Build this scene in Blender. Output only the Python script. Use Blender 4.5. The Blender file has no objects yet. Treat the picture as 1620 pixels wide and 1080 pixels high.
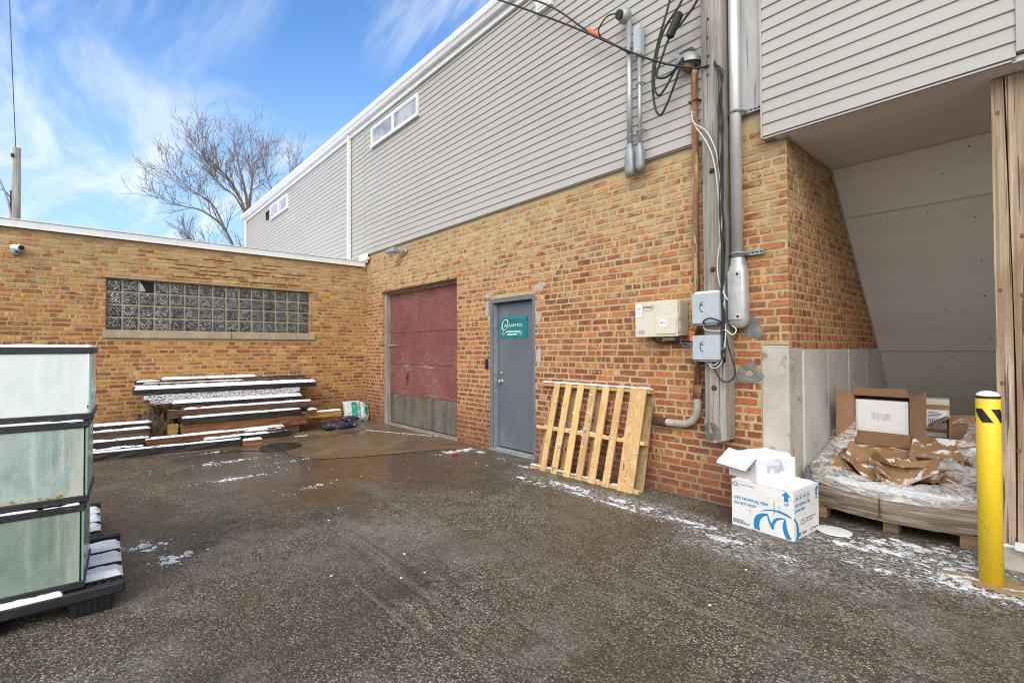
import bpy, math, random
import numpy as np
from mathutils import Matrix, Vector
random.seed(7)
rng = np.random.default_rng(7)
S = bpy.context.scene
C = S.collection

# ------------------------------------------------------------------ camera, world, sun, exposure
cam = bpy.data.cameras.new('camera'); cam_o = bpy.data.objects.new('camera', cam); C.objects.link(cam_o)
cam.sensor_width = 36; cam.lens = 771.46/1620*36; cam.clip_start = 0.05; cam.clip_end = 2000
def camrot(yaw, pitch, roll):
    fw = Vector((-math.sin(yaw)*math.cos(pitch), math.cos(yaw)*math.cos(pitch), math.sin(pitch)))
    rt = Vector((math.cos(yaw), math.sin(yaw), 0)); up = rt.cross(fw)
    c, s = math.cos(roll), math.sin(roll)
    return Matrix((c*rt+s*up, -s*rt+c*up, -fw)).transposed()
cam_o.matrix_world = Matrix.Translation((0, -4.45, 1.44)) @ camrot(math.radians(48.673), math.radians(.9435), math.radians(-.2333)).to_4x4()
S.camera = cam_o

SUN_EL, SUN_AZ = 33, 148            # azimuth clockwise from +Y
W = bpy.data.worlds.new('World'); S.world = W; W.use_nodes = True
nt = W.node_tree; nt.nodes.clear()
def nd(nt, t, ins=None, **props):
    n = nt.nodes.new(t)
    for k, v in props.items(): setattr(n, k, v)
    for k, v in (ins or {}).items():
        s = n.inputs[k]
        if isinstance(v, bpy.types.NodeSocket): nt.links.new(v, s)
        else: s.default_value = v
    return n
def math_(nt, op, a, b=0.0, clamp=False):
    n = nd(nt, 'ShaderNodeMath', {0: a, 1: b}, operation=op); n.use_clamp = clamp
    return n.outputs[0]
def mapr(nt, v, a, b, c=0.0, d=1.0, smooth=True):
    return nd(nt, 'ShaderNodeMapRange', {0: v, 1: a, 2: b, 3: c, 4: d}, interpolation_type='SMOOTHSTEP' if smooth else 'LINEAR').outputs[0]
def mix(nt, f, a, b, blend='MIX'):
    n = nt.nodes.new('ShaderNodeMix'); n.data_type = 'RGBA'; n.blend_type = blend
    for i, v in ((0, f), (6, a), (7, b)):
        if isinstance(v, bpy.types.NodeSocket): nt.links.new(v, n.inputs[i])
        elif i == 0: n.inputs[0].default_value = v
        else: n.inputs[i].default_value = (*v, 1) if len(v) == 3 else v
    return n.outputs[2]
def ramp(nt, f, stops, interp='LINEAR'):
    n = nt.nodes.new('ShaderNodeValToRGB'); n.color_ramp.interpolation = interp
    e = n.color_ramp.elements
    while len(e) < len(stops): e.new(.5)
    for x, (p, c) in zip(e, stops):
        x.position = p; x.color = (*c, 1) if hasattr(c, '__len__') else (c, c, c, 1)
    nt.links.new(f, n.inputs[0]); return n.outputs[0]
def noise(nt, vec, scale, detail=4, rough=.55, dist=0.0):
    return nd(nt, 'ShaderNodeTexNoise', {'Vector': vec, 'Scale': scale, 'Detail': detail, 'Roughness': rough, 'Distortion': dist}).outputs[0]
def mapping(nt, vec, scale=(1, 1, 1), loc=(0, 0, 0), rot=(0, 0, 0)):
    return nd(nt, 'ShaderNodeMapping', {'Vector': vec, 'Scale': scale, 'Location': loc, 'Rotation': rot}).outputs[0]

sky = nd(nt, 'ShaderNodeTexSky', sky_type='NISHITA')
sky.sun_disc = False; sky.sun_elevation = math.radians(SUN_EL); sky.sun_rotation = math.radians(SUN_AZ)
sky.air_density = 1.0; sky.dust_density = .6; sky.ozone_density = 2.0
tc = nd(nt, 'ShaderNodeTexCoord').outputs['Generated']
# wispy cirrus in direction space: project the direction on a high cloud sheet
sep = nd(nt, 'ShaderNodeSeparateXYZ', {0: tc})
zz = math_(nt, 'ADD', math_(nt, 'MAXIMUM', sep.outputs[2], 0.0), .12)
cl = nd(nt, 'ShaderNodeCombineXYZ', {0: math_(nt, 'DIVIDE', sep.outputs[0], zz), 1: math_(nt, 'DIVIDE', sep.outputs[1], zz), 2: 0.0}).outputs[0]
m1 = mapping(nt, cl, (.75, 2.1, 1), (3.1, .7, 0), (0, 0, math.radians(38)))
n1 = noise(nt, m1, 1.0, 8, .58, 1.1)
n2 = noise(nt, mapping(nt, cl, (.30, .5, 1), (8, 2, 0), (0, 0, math.radians(20))), .9, 3, .5, .3)
cm = math_(nt, 'MULTIPLY', mapr(nt, n1, .44, .76), mapr(nt, n2, .12, .44))
cm = math_(nt, 'ADD', math_(nt, 'MULTIPLY', cm, .75), mapr(nt, n2, .3, .8, 0, .16), True)
n3 = noise(nt, mapping(nt, cl, (.9, 3.4, 1), (1.7, 5.3, 0), (0, 0, math.radians(62))), 1.0, 8, .6, 1.4)
n4 = noise(nt, mapping(nt, cl, (.6, .6, 1), (2.4, 6.1, 0)), 1.0, 2, .5, .3)
cm = math_(nt, 'MAXIMUM', cm, math_(nt, 'MULTIPLY', math_(nt, 'MULTIPLY', mapr(nt, n3, .42, .74), mapr(nt, n4, .28, .50)), .7))
skyc = mix(nt, 1.0, sky.outputs[0], (.74, 1.12, 1.48), 'MULTIPLY')
lift = mapr(nt, sep.outputs[2], .0, .60, .75, 0)      # paler towards the horizon, thin high veil
skyc = mix(nt, lift, skyc, (3.1, 4.3, 5.6))
skyc = mix(nt, cm, skyc, (5.6, 5.9, 6.3))
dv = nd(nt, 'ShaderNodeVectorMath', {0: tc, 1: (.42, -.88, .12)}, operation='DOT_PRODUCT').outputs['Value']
fill_veil = math_(nt, 'MULTIPLY', mapr(nt, dv, -.05, .55), mapr(nt, n2, .15, .5, .55, 1.0))  # unseen bright cloud added behind the camera as frontal fill
skyc = mix(nt, fill_veil, skyc, (10.2, 10.2, 10.2))
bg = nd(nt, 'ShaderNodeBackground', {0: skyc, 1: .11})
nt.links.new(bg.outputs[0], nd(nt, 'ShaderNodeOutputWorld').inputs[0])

sun = bpy.data.lights.new('sun', 'SUN'); sun.energy = 1.0; sun.angle = math.radians(32); sun.color = (1.0, .91, .80)
sun_o = bpy.data.objects.new('sun', sun); C.objects.link(sun_o)
az, el = math.radians(SUN_AZ), math.radians(SUN_EL)
sd = Vector((math.sin(az)*math.cos(el), math.cos(az)*math.cos(el), math.sin(el)))
sun_o.rotation_euler = sd.to_track_quat('Z', 'Y').to_euler(); sun_o.location = (4, -8, 12)
S.view_settings.view_transform = 'Standard'; S.view_settings.look = 'None'
S.view_settings.exposure = 0.80; S.view_settings.gamma = 1; S.view_settings.use_curve_mapping = False
S.cycles.filter_width = 1.1; S.cycles.max_bounces = 8; S.cycles.use_denoising = True

# ------------------------------------------------------------------ mesh helpers
def vhash(ix, iy, seed):
    h = (ix.astype(np.int64)*374761393 + iy.astype(np.int64)*668265263 + seed*974711) & 0x7fffffff
    h = (h ^ (h >> 13))*1274126177 & 0x7fffffff
    return ((h ^ (h >> 16)) & 0xffff)/65535.0
def vnoise(x, y, seed=0):
    x = np.asarray(x, float); y = np.asarray(y, float)
    ix, iy = np.floor(x), np.floor(y); fx, fy = x-ix, y-iy
    fx = fx*fx*(3-2*fx); fy = fy*fy*(3-2*fy)
    a, b = vhash(ix, iy, seed), vhash(ix+1, iy, seed); c, d = vhash(ix, iy+1, seed), vhash(ix+1, iy+1, seed)
    return (a*(1-fx)+b*fx)*(1-fy) + (c*(1-fx)+d*fx)*fy
def fbm(x, y, seed=0, oct=4):
    t = 0; a = .5
    for i in range(oct): t = t + a*vnoise(np.asarray(x)*2**i, np.asarray(y)*2**i, seed+i*17); a *= .5
    return t/(1-.5**oct)

class MB:
    def __init__(s): s.v = []; s.f = []; s.m = []
    def poly(s, pts, mat=0):
        o = len(s.v); s.v += [tuple(p) for p in pts]; s.f.append(tuple(range(o, o+len(pts)))); s.m.append(mat); return s
    def raw(s, vs, fs, mat=0):
        o = len(s.v); s.v += [tuple(p) for p in vs]; s.f += [tuple(i+o for i in f) for f in fs]; s.m += [mat]*len(fs); return s
    def hexa(s, p, mat=0):      # p: 4 bottom (ccw from above) + 4 top
        return s.raw(p, [(3, 2, 1, 0), (4, 5, 6, 7), (0, 1, 5, 4), (1, 2, 6, 5), (2, 3, 7, 6), (3, 0, 4, 7)], mat)
    def box(s, x0, x1, y0, y1, z0, z1, mat=0):
        return s.hexa([(x0, y0, z0), (x1, y0, z0), (x1, y1, z0), (x0, y1, z0), (x0, y0, z1), (x1, y0, z1), (x1, y1, z1), (x0, y1, z1)], mat)
    def obox(s, c, size, M=None, mat=0):
        M = M or Matrix.Identity(3); c = Vector(c); a, b, d = [k/2 for k in size]
        return s.hexa([c + M @ Vector(q) for q in ((-a, -b, -d), (a, -b, -d), (a, b, -d), (-a, b, -d), (-a, -b, d), (a, -b, d), (a, b, d), (-a, b, d))], mat)
    def tube(s, path, r, n=10, mat=0, cap=True):
        P = [Vector(p) for p in path]; R = r if hasattr(r, '__len__') else [r]*len(P)
        rings = []; prev = None
        for i, p in enumerate(P):
            t = (P[min(i+1, len(P)-1)]-P[max(i-1, 0)])
            t = t.normalized() if t.length > 1e-9 else Vector((0, 0, 1))
            if prev is None:
                a = Vector((0, 0, 1)) if abs(t.z) < .9 else Vector((1, 0, 0)); u = t.cross(a).normalized()
            else:
                u = (prev - t*prev.dot(t)).normalized()
            prev = u; w = t.cross(u)
            rings.append([p + (u*math.cos(2*math.pi*k/n)+w*math.sin(2*math.pi*k/n))*R[i] for k in range(n)])
        vs = [q for g in rings for q in g]; fs = []
        for i in range(len(P)-1):
            for k in range(n): fs.append((i*n+k, i*n+(k+1) % n, (i+1)*n+(k+1) % n, (i+1)*n+k))
        if cap: fs += [tuple(range(n))[::-1], tuple((len(P)-1)*n+k for k in range(n))]
        return s.raw(vs, fs, mat)
    def prism(s, pts2, to3, th, mat=0):    # pts2 polygon; to3(u,v,d) -> 3D
        n = len(pts2); a = [to3(u, v, th) for u, v in pts2]; b = [to3(u, v, 0) for u, v in pts2]
        fs = [tuple(range(n)), tuple(range(2*n-1, n-1, -1))] + [(k, n+k, n+(k+1) % n, (k+1) % n) for k in range(n)]
        return s.raw(a+b, fs, mat)
    def grid(s, X, Y, Z, mat=0, mask=None):
        h, w = X.shape; idx = np.arange(h*w).reshape(h, w)
        vs = np.stack([X.ravel(), Y.ravel(), Z.ravel()], 1).tolist(); fs = []
        for i in range(h-1):
            for j in range(w-1):
                if mask is None or mask[i, j]: fs.append((int(idx[i, j]), int(idx[i, j+1]), int(idx[i+1, j+1]), int(idx[i+1, j])))
        if mask is not None:
            used = sorted({q for f in fs for q in f}); mp = {q: k for k, q in enumerate(used)}
            vs = [vs[q] for q in used]; fs = [tuple(mp[q] for q in f) for f in fs]
        return s.raw(vs, fs, mat)
    def build(s, name, mats, parent=None, smooth=False, bevel=0, loc=None, rotz=0, sub=0, seg=2):
        me = bpy.data.meshes.new(name); me.from_pydata(s.v, [], s.f)
        for m in (mats if isinstance(mats, (list, tuple)) else [mats]): me.materials.append(m)
        if len(me.materials) > 1: me.polygons.foreach_set('material_index', s.m)
        if smooth: me.polygons.foreach_set('use_smooth', [True]*len(s.f))
        me.update()
        o = bpy.data.objects.new(name, me); C.objects.link(o)
        if parent: o.parent = parent
        if loc is not None: o.location = loc
        if rotz: o.rotation_euler = (0, 0, rotz)
        if sub:
            k = o.modifiers.new('sub', 'SUBSURF'); k.levels = k.render_levels = sub
        if bevel:
            k = o.modifiers.new('bevel', 'BEVEL'); k.width = bevel; k.segments = seg; k.limit_method = 'ANGLE'; k.angle_limit = math.radians(40)
        return o
def tag(o, label=None, cat=None, group=None, kind=None):
    if label: o['label'] = label
    if cat: o['category'] = cat
    if group: o['group'] = group
    if kind: o['kind'] = kind
    return o
def thing(name, label, cat, loc=(0, 0, 0), rotz=0, group=None):
    o = bpy.data.objects.new(name, None); C.objects.link(o); o.location = loc; o.rotation_euler = (0, 0, rotz)
    o.empty_display_size = .1
    return tag(o, label, cat, group)
def copy_tree(o, parent=None):
    c = o.copy(); C.objects.link(c)
    if parent: c.parent = parent
    for ch in list(o.children): copy_tree(ch, c)
    return c
def text(name, body, mat, parent, origin, xdir, ydir, width, height=None, align='LEFT', th=.001, bold=0.0):
    cu = bpy.data.curves.new(name, 'FONT'); cu.body = body; cu.extrude = .01; cu.offset = bold; cu.resolution_u = 3
    t = bpy.data.objects.new(name, cu); C.objects.link(t)
    bpy.context.view_layer.update()
    me = bpy.data.meshes.new_from_object(t.evaluated_get(bpy.context.evaluated_depsgraph_get()))
    bpy.data.objects.remove(t); bpy.data.curves.remove(cu)
    co = np.array([v.co[:] for v in me.vertices]); mn, mx = co.min(0), co.max(0)
    sx = width/(mx[0]-mn[0]); sy = height/(mx[1]-mn[1]) if height else sx
    xd, yd = Vector(xdir).normalized(), Vector(ydir).normalized(); zd = xd.cross(yd); og = Vector(origin)
    for v in me.vertices:
        v.co = og + xd*((v.co.x-mn[0])*sx) + yd*((v.co.y-mn[1])*sy) + zd*(th if v.co.z > 0 else .0003)
    me.materials.clear(); me.materials.append(mat)
    o = bpy.data.objects.new(name, me); C.objects.link(o); o.parent = parent
    return o
def smoothpath(pts, n=8):
    P = [Vector(p) for p in pts]; P = [P[0]*2-P[1]] + P + [P[-1]*2-P[-2]]; out = []
    for i in range(1, len(P)-2):
        for k in range(n):
            t = k/n; a, b, c, d = P[i-1:i+3]
            out.append(.5*((2*b)+(c-a)*t+(2*a-5*b+4*c-d)*t*t+(3*b-a-3*c+d)*t**3))
    return out + [P[-2]]
def snow_cap(parent, x0, x1, y0, y1, z, h=.015, res=.012, cover=.75, seed=0, over=0.0, name='snow_cap', edge=.03, mat=None):
    """heap of snow on a horizontal top, ragged at its edges"""
    nx = max(4, int((x1-x0+2*over)/res)); ny = max(4, int((y1-y0+2*over)/res))
    nx, ny = min(nx, 160), min(ny, 260)
    X, Y = np.meshgrid(np.linspace(x0-over, x1+over, nx), np.linspace(y0-over, y1+over, ny))
    d = np.minimum(np.minimum(X-(x0-over), (x1+over)-X), np.minimum(Y-(y0-over), (y1+over)-Y))
    n = fbm(X*9+seed*7.3, Y*9+seed*3.1, seed)
    n2 = fbm(X*40+seed, Y*40, seed+5)
    q = np.clip(d/edge, 0, 1)
    fld = cover - (1-n) + .55*(n2-.5)*.5 + .0
    fld = np.minimum(fld*3, q*1.2 - (1-n2)*.55)
    t = np.clip(fld, 0, 1); t = np.sqrt(t)
    Z = z - .004 + (h*t)*(0.75+.5*n) + .004*t
    Z = np.where(fld > 0, Z, z-.004)
    mk = np.maximum.reduce([fld[:-1, :-1], fld[1:, :-1], fld[:-1, 1:], fld[1:, 1:]]) > 0
    if not mk.any(): return None
    return MB().grid(X, Y, Z, mask=mk).build(name, mat or M_snow, parent, smooth=True)

# ------------------------------------------------------------------ materials
def newmat(name):
    m = bpy.data.materials.new(name); m.use_nodes = True; n = m.node_tree
    return m, n, n.nodes['Principled BSDF']
def objc(n): return nd(n, 'ShaderNodeTexCoord').outputs['Object']
def setb(n, b, col=None, rough=None, bump=None, bd=.002, metal=None):
    for k, v in (('Base Color', col), ('Roughness', rough), ('Metallic', metal)):
        if v is None: continue
        if isinstance(v, bpy.types.NodeSocket): n.links.new(v, b.inputs[k])
        else: b.inputs[k].default_value = (*v, 1) if hasattr(v, '__len__') else v
    if bump is not None:
        n.links.new(nd(n, 'ShaderNodeBump', {'Height': bump, 'Strength': 1.0, 'Distance': bd}).outputs[0], b.inputs['Normal'])
def snow_dust(n, b, amount, scale=60, stretch=(1, 1, 1), lo=.55, soft=.04):
    """mix white snow dust over whatever faces up"""
    col = b.inputs['Base Color'].links[0].from_socket if b.inputs['Base Color'].links else None
    c0 = col if col else tuple(b.inputs['Base Color'].default_value)
    nz = nd(n, 'ShaderNodeSeparateXYZ', {0: nd(n, 'ShaderNodeNewGeometry').outputs['True Normal']}).outputs[2]
    k = noise(n, mapping(n, objc(n), stretch), scale, 3, .6)
    msk = math_(n, 'MULTIPLY', mapr(n, nz, lo, lo+.25), mapr(n, k, 1-amount-soft, 1-amount+soft))
    n.links.new(mix(n, msk, c0, (.82, .84, .88)), b.inputs['Base Color'])
def mottled(name, c1, c2, scale=6, rough=.7, bumpscale=60, bd=.001, c3=None, spot=.62, stretch=(1, 1, 1), metal=0, dust=0, detail=6, r2=None, dsc=60):
    m, n, b = newmat(name); v = mapping(n, objc(n), stretch)
    k = noise(n, v, scale, detail, .6, .3)
    c = ramp(n, k, [(.32, c1), (.68, c2)])
    if c3: c = mix(n, mapr(n, noise(n, v, scale*2.3, 6, .65, .5), spot, spot+.1), c, c3)
    rr = rough if r2 is None else mapr(n, noise(n, v, scale*1.4, 4), .35, .65, rough, r2)
    setb(n, b, c, rr, noise(n, v, bumpscale, 4), bd, metal)
    if dust: snow_dust(n, b, dust, dsc)
    return m
def wood(name, c1, c2, c3, axis=1, rough=.75, fine=30, along=1.2, bd=.0015, dust=0, ring=0, dsc=60, dstr=(1, 1, 1), lo=.55, crk=.66):
    """grain stretched along one axis of the object"""
    m, n, b = newmat(name); s = [fine]*3; s[axis] = along
    v = objc(n); ri = nd(n, 'ShaderNodeObjectInfo').outputs['Random']
    off = nd(n, 'ShaderNodeCombineXYZ', {0: math_(n, 'MULTIPLY', ri, 31.0), 1: math_(n, 'MULTIPLY', ri, 17.0), 2: math_(n, 'MULTIPLY', ri, 9.0)}).outputs[0]
    v = nd(n, 'ShaderNodeVectorMath', {0: v, 1: off}, operation='ADD').outputs[0]
    g = noise(n, mapping(n, v, s), 1.0, 7, .62, 1.2)
    big = noise(n, mapping(n, v, [1.5 if i == axis else 6 for i in range(3)]), 1.0, 4, .6, .6)
    c = ramp(n, g, [(.30, c1), (.50, c2), (.72, c3)])
    c = mix(n, mapr(n, big, .35, .75, 0, .75), c, c1)
    cr = noise(n, mapping(n, v, [.9 if i == axis else fine*1.7 for i in range(3)], (4, 4, 4)), 1.0, 2, .5, .8)
    ck = mapr(n, cr, crk, crk+.04)
    c = mix(n, math_(n, 'MULTIPLY', ck, .8), c, tuple(k*.18 for k in c1))
    c = mix(n, 1.0, c, nd(n, 'ShaderNodeCombineColor', {0: mapr(n, ri, 0, 1, .8, 1.15, False), 1: mapr(n, ri, 0, 1, .82, 1.12, False), 2: mapr(n, ri, 0, 1, .86, 1.08, False)}).outputs[0], 'MULTIPLY')
    h = math_(n, 'SUBTRACT', g, math_(n, 'MULTIPLY', ck, 1.4))
    setb(n, b, c, rough, h, bd)
    if dust: snow_dust(n, b, dust, dsc, dstr, lo, .13 if lo < 0 else .04)
    return m

def brick_material(name, palette, cream):
    m, n, b = newmat(name)
    a = nd(n, 'ShaderNodeAttribute', attribute_name='tone'); sp = nd(n, 'ShaderNodeSeparateColor', {0: a.outputs['Color']})
    r, g, bl = sp.outputs
    c = ramp(n, r, palette)
    o = objc(n)
    off = nd(n, 'ShaderNodeCombineXYZ', {0: math_(n, 'MULTIPLY', r, 40.0), 1: math_(n, 'MULTIPLY', g, 40.0), 2: math_(n, 'MULTIPLY', bl, 40.0)}).outputs[0]
    v = nd(n, 'ShaderNodeVectorMath', {0: o, 1: off}, operation='ADD').outputs[0]
    st = noise(n, mapping(n, v, (22, 22, 5)), 1.0, 3, .5, .4)       # flashed bands across the brick
    c = mix(n, math_(n, 'MULTIPLY', mapr(n, st, .54, .62), mapr(n, g, .35, .9, 0, .75)), c, cream)
    dk = noise(n, mapping(n, v, (14, 14, 10)), 1.0, 4, .6, .3)
    c = mix(n, mapr(n, dk, .52, .72, 0, .6), c, tuple(k*.45 for k in palette[0][1]))
    f = noise(n, v, 160, 3, .7)
    c = mix(n, mapr(n, noise(n, v, 75, 3, .6), .60, .70, 0, .7), c, (.10, .055, .035))
    c = mix(n, mapr(n, f, .36, .24, 0, .35), c, (.60, .48, .32))
    # mortar smear: film left on the face
    sm = noise(n, mapping(n, o, (5, 5, 9)), 1.0, 6, .7, .4)
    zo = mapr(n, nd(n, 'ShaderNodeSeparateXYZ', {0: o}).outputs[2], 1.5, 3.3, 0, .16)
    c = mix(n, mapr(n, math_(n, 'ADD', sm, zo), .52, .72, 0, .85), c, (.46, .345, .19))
    sm2 = noise(n, mapping(n, o, (38, 38, 52)), 1.0, 4, .7, .6)
    c = mix(n, mapr(n, sm2, .56, .66, 0, .5), c, (.43, .32, .185))
    val = mapr(n, bl, 0, 1, .80, 1.14, False)
    c = mix(n, 1.0, c, nd(n, 'ShaderNodeCombineColor', {0: val, 1: val, 2: val}).outputs[0], 'MULTIPLY')
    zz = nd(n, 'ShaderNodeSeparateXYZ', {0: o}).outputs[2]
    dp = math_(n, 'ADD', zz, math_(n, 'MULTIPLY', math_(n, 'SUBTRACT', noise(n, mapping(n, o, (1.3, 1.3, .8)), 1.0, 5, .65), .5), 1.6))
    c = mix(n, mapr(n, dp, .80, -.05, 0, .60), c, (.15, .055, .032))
    rs_ = noise(n, mapping(n, o, (1.6, 1.6, .22), (9, 9, 0)), 1.0, 6, .7)
    c = mix(n, mapr(n, rs_, .56, .72, 0, .32), c, (.15, .10, .065))
    ef = noise(n, mapping(n, o, (1.1, 1.1, 1.4), (3, 8, 5)), 1.0, 7, .72)
    c = mix(n, mapr(n, ef, .60, .74, 0, .32), c, (.60, .54, .45))
    h = math_(n, 'ADD', math_(n, 'MULTIPLY', noise(n, v, 45, 4, .65), 1.0), math_(n, 'MULTIPLY', f, .5))
    setb(n, b, c, .88, h, .0035)
    return m
def mortar_material(name, c1, c2):
    m, n, b = newmat(name); o = objc(n)
    c = ramp(n, noise(n, o, 3.5, 6, .65), [(.3, c1), (.7, c2)])
    c = mix(n, mapr(n, noise(n, o, 110, 3, .7), .55, .75, 0, .5), c, tuple(k*.5 for k in c1))
    dk = mapr(n, noise(n, mapping(n, o, (1.2, 1.2, 2.0), (2, 5, 1)), 1.0, 7, .7), .58, .70)
    c = mix(n, math_(n, 'MULTIPLY', dk, .55), c, (.12, .10, .08))
    zz = nd(n, 'ShaderNodeSeparateXYZ', {0: o}).outputs[2]
    dp = math_(n, 'ADD', zz, math_(n, 'MULTIPLY', math_(n, 'SUBTRACT', noise(n, mapping(n, o, (1.3, 1.3, .8)), 1.0, 5, .65), .5), 1.6))
    c = mix(n, mapr(n, dp, .80, -.05, 0, .60), c, (.15, .055, .032))
    rs_ = noise(n, mapping(n, o, (1.6, 1.6, .22), (9, 9, 0)), 1.0, 6, .7)
    c = mix(n, mapr(n, rs_, .56, .72, 0, .32), c, (.15, .10, .065))
    ef = noise(n, mapping(n, o, (1.1, 1.1, 1.4), (3, 8, 5)), 1.0, 7, .72)
    c = mix(n, mapr(n, ef, .60, .74, 0, .32), c, (.60, .54, .45))
    setb(n, b, c, .95, noise(n, o, 70, 5, .7), .006)
    return m
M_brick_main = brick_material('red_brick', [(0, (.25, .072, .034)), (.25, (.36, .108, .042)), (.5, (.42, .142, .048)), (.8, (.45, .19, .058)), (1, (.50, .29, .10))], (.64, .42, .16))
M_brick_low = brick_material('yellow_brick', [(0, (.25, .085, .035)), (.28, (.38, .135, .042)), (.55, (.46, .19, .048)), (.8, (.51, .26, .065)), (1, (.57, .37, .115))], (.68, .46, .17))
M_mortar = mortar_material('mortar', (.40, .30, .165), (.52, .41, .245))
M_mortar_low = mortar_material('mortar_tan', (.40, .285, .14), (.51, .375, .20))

def vinyl():
    m, n, b = newmat('vinyl_siding'); o = objc(n)
    g = noise(n, mapping(n, o, (3, 3, 160)), 1.0, 4, .6, .8)
    c = ramp(n, noise(n, mapping(n, o, (.5, .5, 1.4)), 1.0, 4), [(.3, (.385, .372, .35)), (.7, (.43, .418, .395))])
    c = mix(n, mapr(n, noise(n, mapping(n, o, (2.2, 2.2, .35)), 1.0, 6, .7), .58, .8, 0, .25), c, (.33, .31, .28))
    setb(n, b, c, .5, g, .0006); return m
M_siding = vinyl()
M_white = mottled('white_trim', (.70, .72, .74), (.80, .81, .82), 3, .4, 40, .0004, c3=(.55, .55, .54), spot=.68, stretch=(1, 1, .6))
M_snow = mottled('snow', (.80, .83, .88), (.90, .91, .93), 30, .7, 140, .004)
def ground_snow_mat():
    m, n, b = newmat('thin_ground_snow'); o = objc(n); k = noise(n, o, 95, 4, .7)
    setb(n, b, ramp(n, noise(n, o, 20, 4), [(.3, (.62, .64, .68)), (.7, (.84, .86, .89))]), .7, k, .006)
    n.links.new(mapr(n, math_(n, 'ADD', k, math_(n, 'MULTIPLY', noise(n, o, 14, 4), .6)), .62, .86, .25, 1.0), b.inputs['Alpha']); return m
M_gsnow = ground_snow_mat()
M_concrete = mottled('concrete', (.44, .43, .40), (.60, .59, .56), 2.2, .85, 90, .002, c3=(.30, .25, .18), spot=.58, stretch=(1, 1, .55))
M_concrete2 = mottled('stained_concrete', (.38, .36, .30), (.52, .50, .45), 3, .9, 70, .004, c3=(.30, .23, .12), spot=.56)
M_sill = mottled('limestone', (.34, .27, .20), (.44, .36, .27), 5, .85, 60, .002)
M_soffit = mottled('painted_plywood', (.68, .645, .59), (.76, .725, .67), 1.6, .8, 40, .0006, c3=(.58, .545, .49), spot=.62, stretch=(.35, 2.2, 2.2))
M_ply_white = wood('weathered_white_plywood', (.44, .44, .43), (.55, .55, .54), (.64, .64, .63), axis=2, fine=13, along=1.6, bd=.0012)
M_greywood = wood('weathered_grey_wood', (.15, .135, .115), (.30, .285, .26), (.46, .44, .41), axis=2, fine=48, along=.8, bd=.006)
M_postwood = wood('weathered_post_wood', (.22, .125, .065), (.44, .34, .235), (.62, .56, .48), axis=2, fine=30, along=.6, bd=.007, crk=.60)
M_pine = wood('new_pine', (.54, .31, .12), (.68, .44, .19), (.78, .57, .29), axis=2, fine=26, along=1.0, bd=.0008, dust=0)
M_pine_x = wood('new_pine_rail', (.48, .27, .10), (.62, .39, .16), (.72, .50, .24), axis=0, fine=26, along=1.0, bd=.0008, dust=.62, dsc=18)
M_pine_dark = wood('dark_pine', (.22, .15, .07), (.40, .28, .13), (.55, .41, .22), axis=2, fine=22, along=1.5, bd=.001)  # darker pine tone for the back boards
M_black_timber = wood('black_timber', (.010, .009, .009), (.022, .018, .016), (.06, .045, .036), rough=.6, bd=.005, dust=.5, dsc=30)
M_brown_timber = wood('brown_timber', (.04, .022, .013), (.11, .058, .03), (.21, .125, .07), bd=.006, dust=.45, dsc=30)
M_orange_timber = wood('orange_timber', (.12, .05, .02), (.22, .095, .035), (.36, .17, .06), bd=.004, dust=.40, dsc=30)
M_yellow_timber = wood('yellow_timber', (.28, .16, .04), (.42, .27, .07), (.52, .36, .12), bd=.003, dust=.4, dsc=30)
M_rough_timber = wood('rough_dusted_timber', (.04, .026, .02), (.08, .05, .035), (.14, .08, .055), bd=.006, dust=.52, dsc=1.0, dstr=(110, 38, 95), lo=-2)
M_red_timber = wood('reddish_dusted_timber', (.08, .03, .02), (.15, .06, .035), (.22, .10, .06), bd=.006, dust=.50, dsc=1.0, dstr=(110, 34, 95), lo=-2)
M_rust = mottled('rusted_steel', (.13, .055, .026), (.30, .155, .07), 7, .8, 90, .001, c3=(.46, .35, .20), spot=.50, stretch=(1, 1, .22))
M_rusty_dark = mottled('dark_rust', (.05, .022, .014), (.10, .04, .022), 20, .8, 90, .001)
M_galv = mottled('galvanised_steel', (.36, .38, .40), (.52, .54, .56), 14, .42, 90, .0003, metal=.55)
M_galv_dull = mottled('dull_galvanised', (.24, .27, .29), (.36, .39, .41), 9, .5, 80, .0008, metal=.35, c3=(.20, .21, .2), spot=.62)
M_alu = mottled('aluminium_pipe', (.52, .53, .54), (.66, .67, .68), 6, .38, 60, .0005, metal=.4, c3=(.36, .36, .36), spot=.66, stretch=(1, 1, .3))
M_cast = mottled('cast_aluminium', (.42, .43, .44), (.58, .59, .60), 10, .42, 60, .001, metal=.45, c3=(.14, .14, .15), spot=.70)
M_dark = mottled('black_rubber', (.012, .012, .013), (.025, .025, .026), 20, .55, 60, .0005)
M_darkhole = mottled('dark_void', (.008, .008, .008), (.012, .012, .012), 5, .9)
M_wire_white = mottled('white_wire', (.62, .60, .54), (.72, .70, .65), 20, .5)
M_wire_blue = mottled('blue_wire', (.05, .14, .38), (.07, .18, .45), 20, .5)
M_orange = mottled('orange_plastic', (.75, .13, .02), (.85, .18, .03), 20, .5)
M_beige = mottled('beige_enamel', (.60, .56, .45), (.66, .62, .51), 5, .45, 60, .0003, c3=(.45, .40, .3), spot=.7)
M_beige_shadow = mottled('beige_enamel_shaded', (.50, .46, .36), (.55, .51, .41), 5, .5)  # darker copy of the beige enamel, shade put into its colour
M_greybox = mottled('grey_plastic_box', (.36, .41, .46), (.43, .48, .53), 5, .5, 60, .0006, c3=(.28, .32, .36), spot=.66, stretch=(1, 1, .4))
M_label = mottled('sticker_paper', (.74, .77, .82), (.80, .82, .86), 15, .6)
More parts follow.
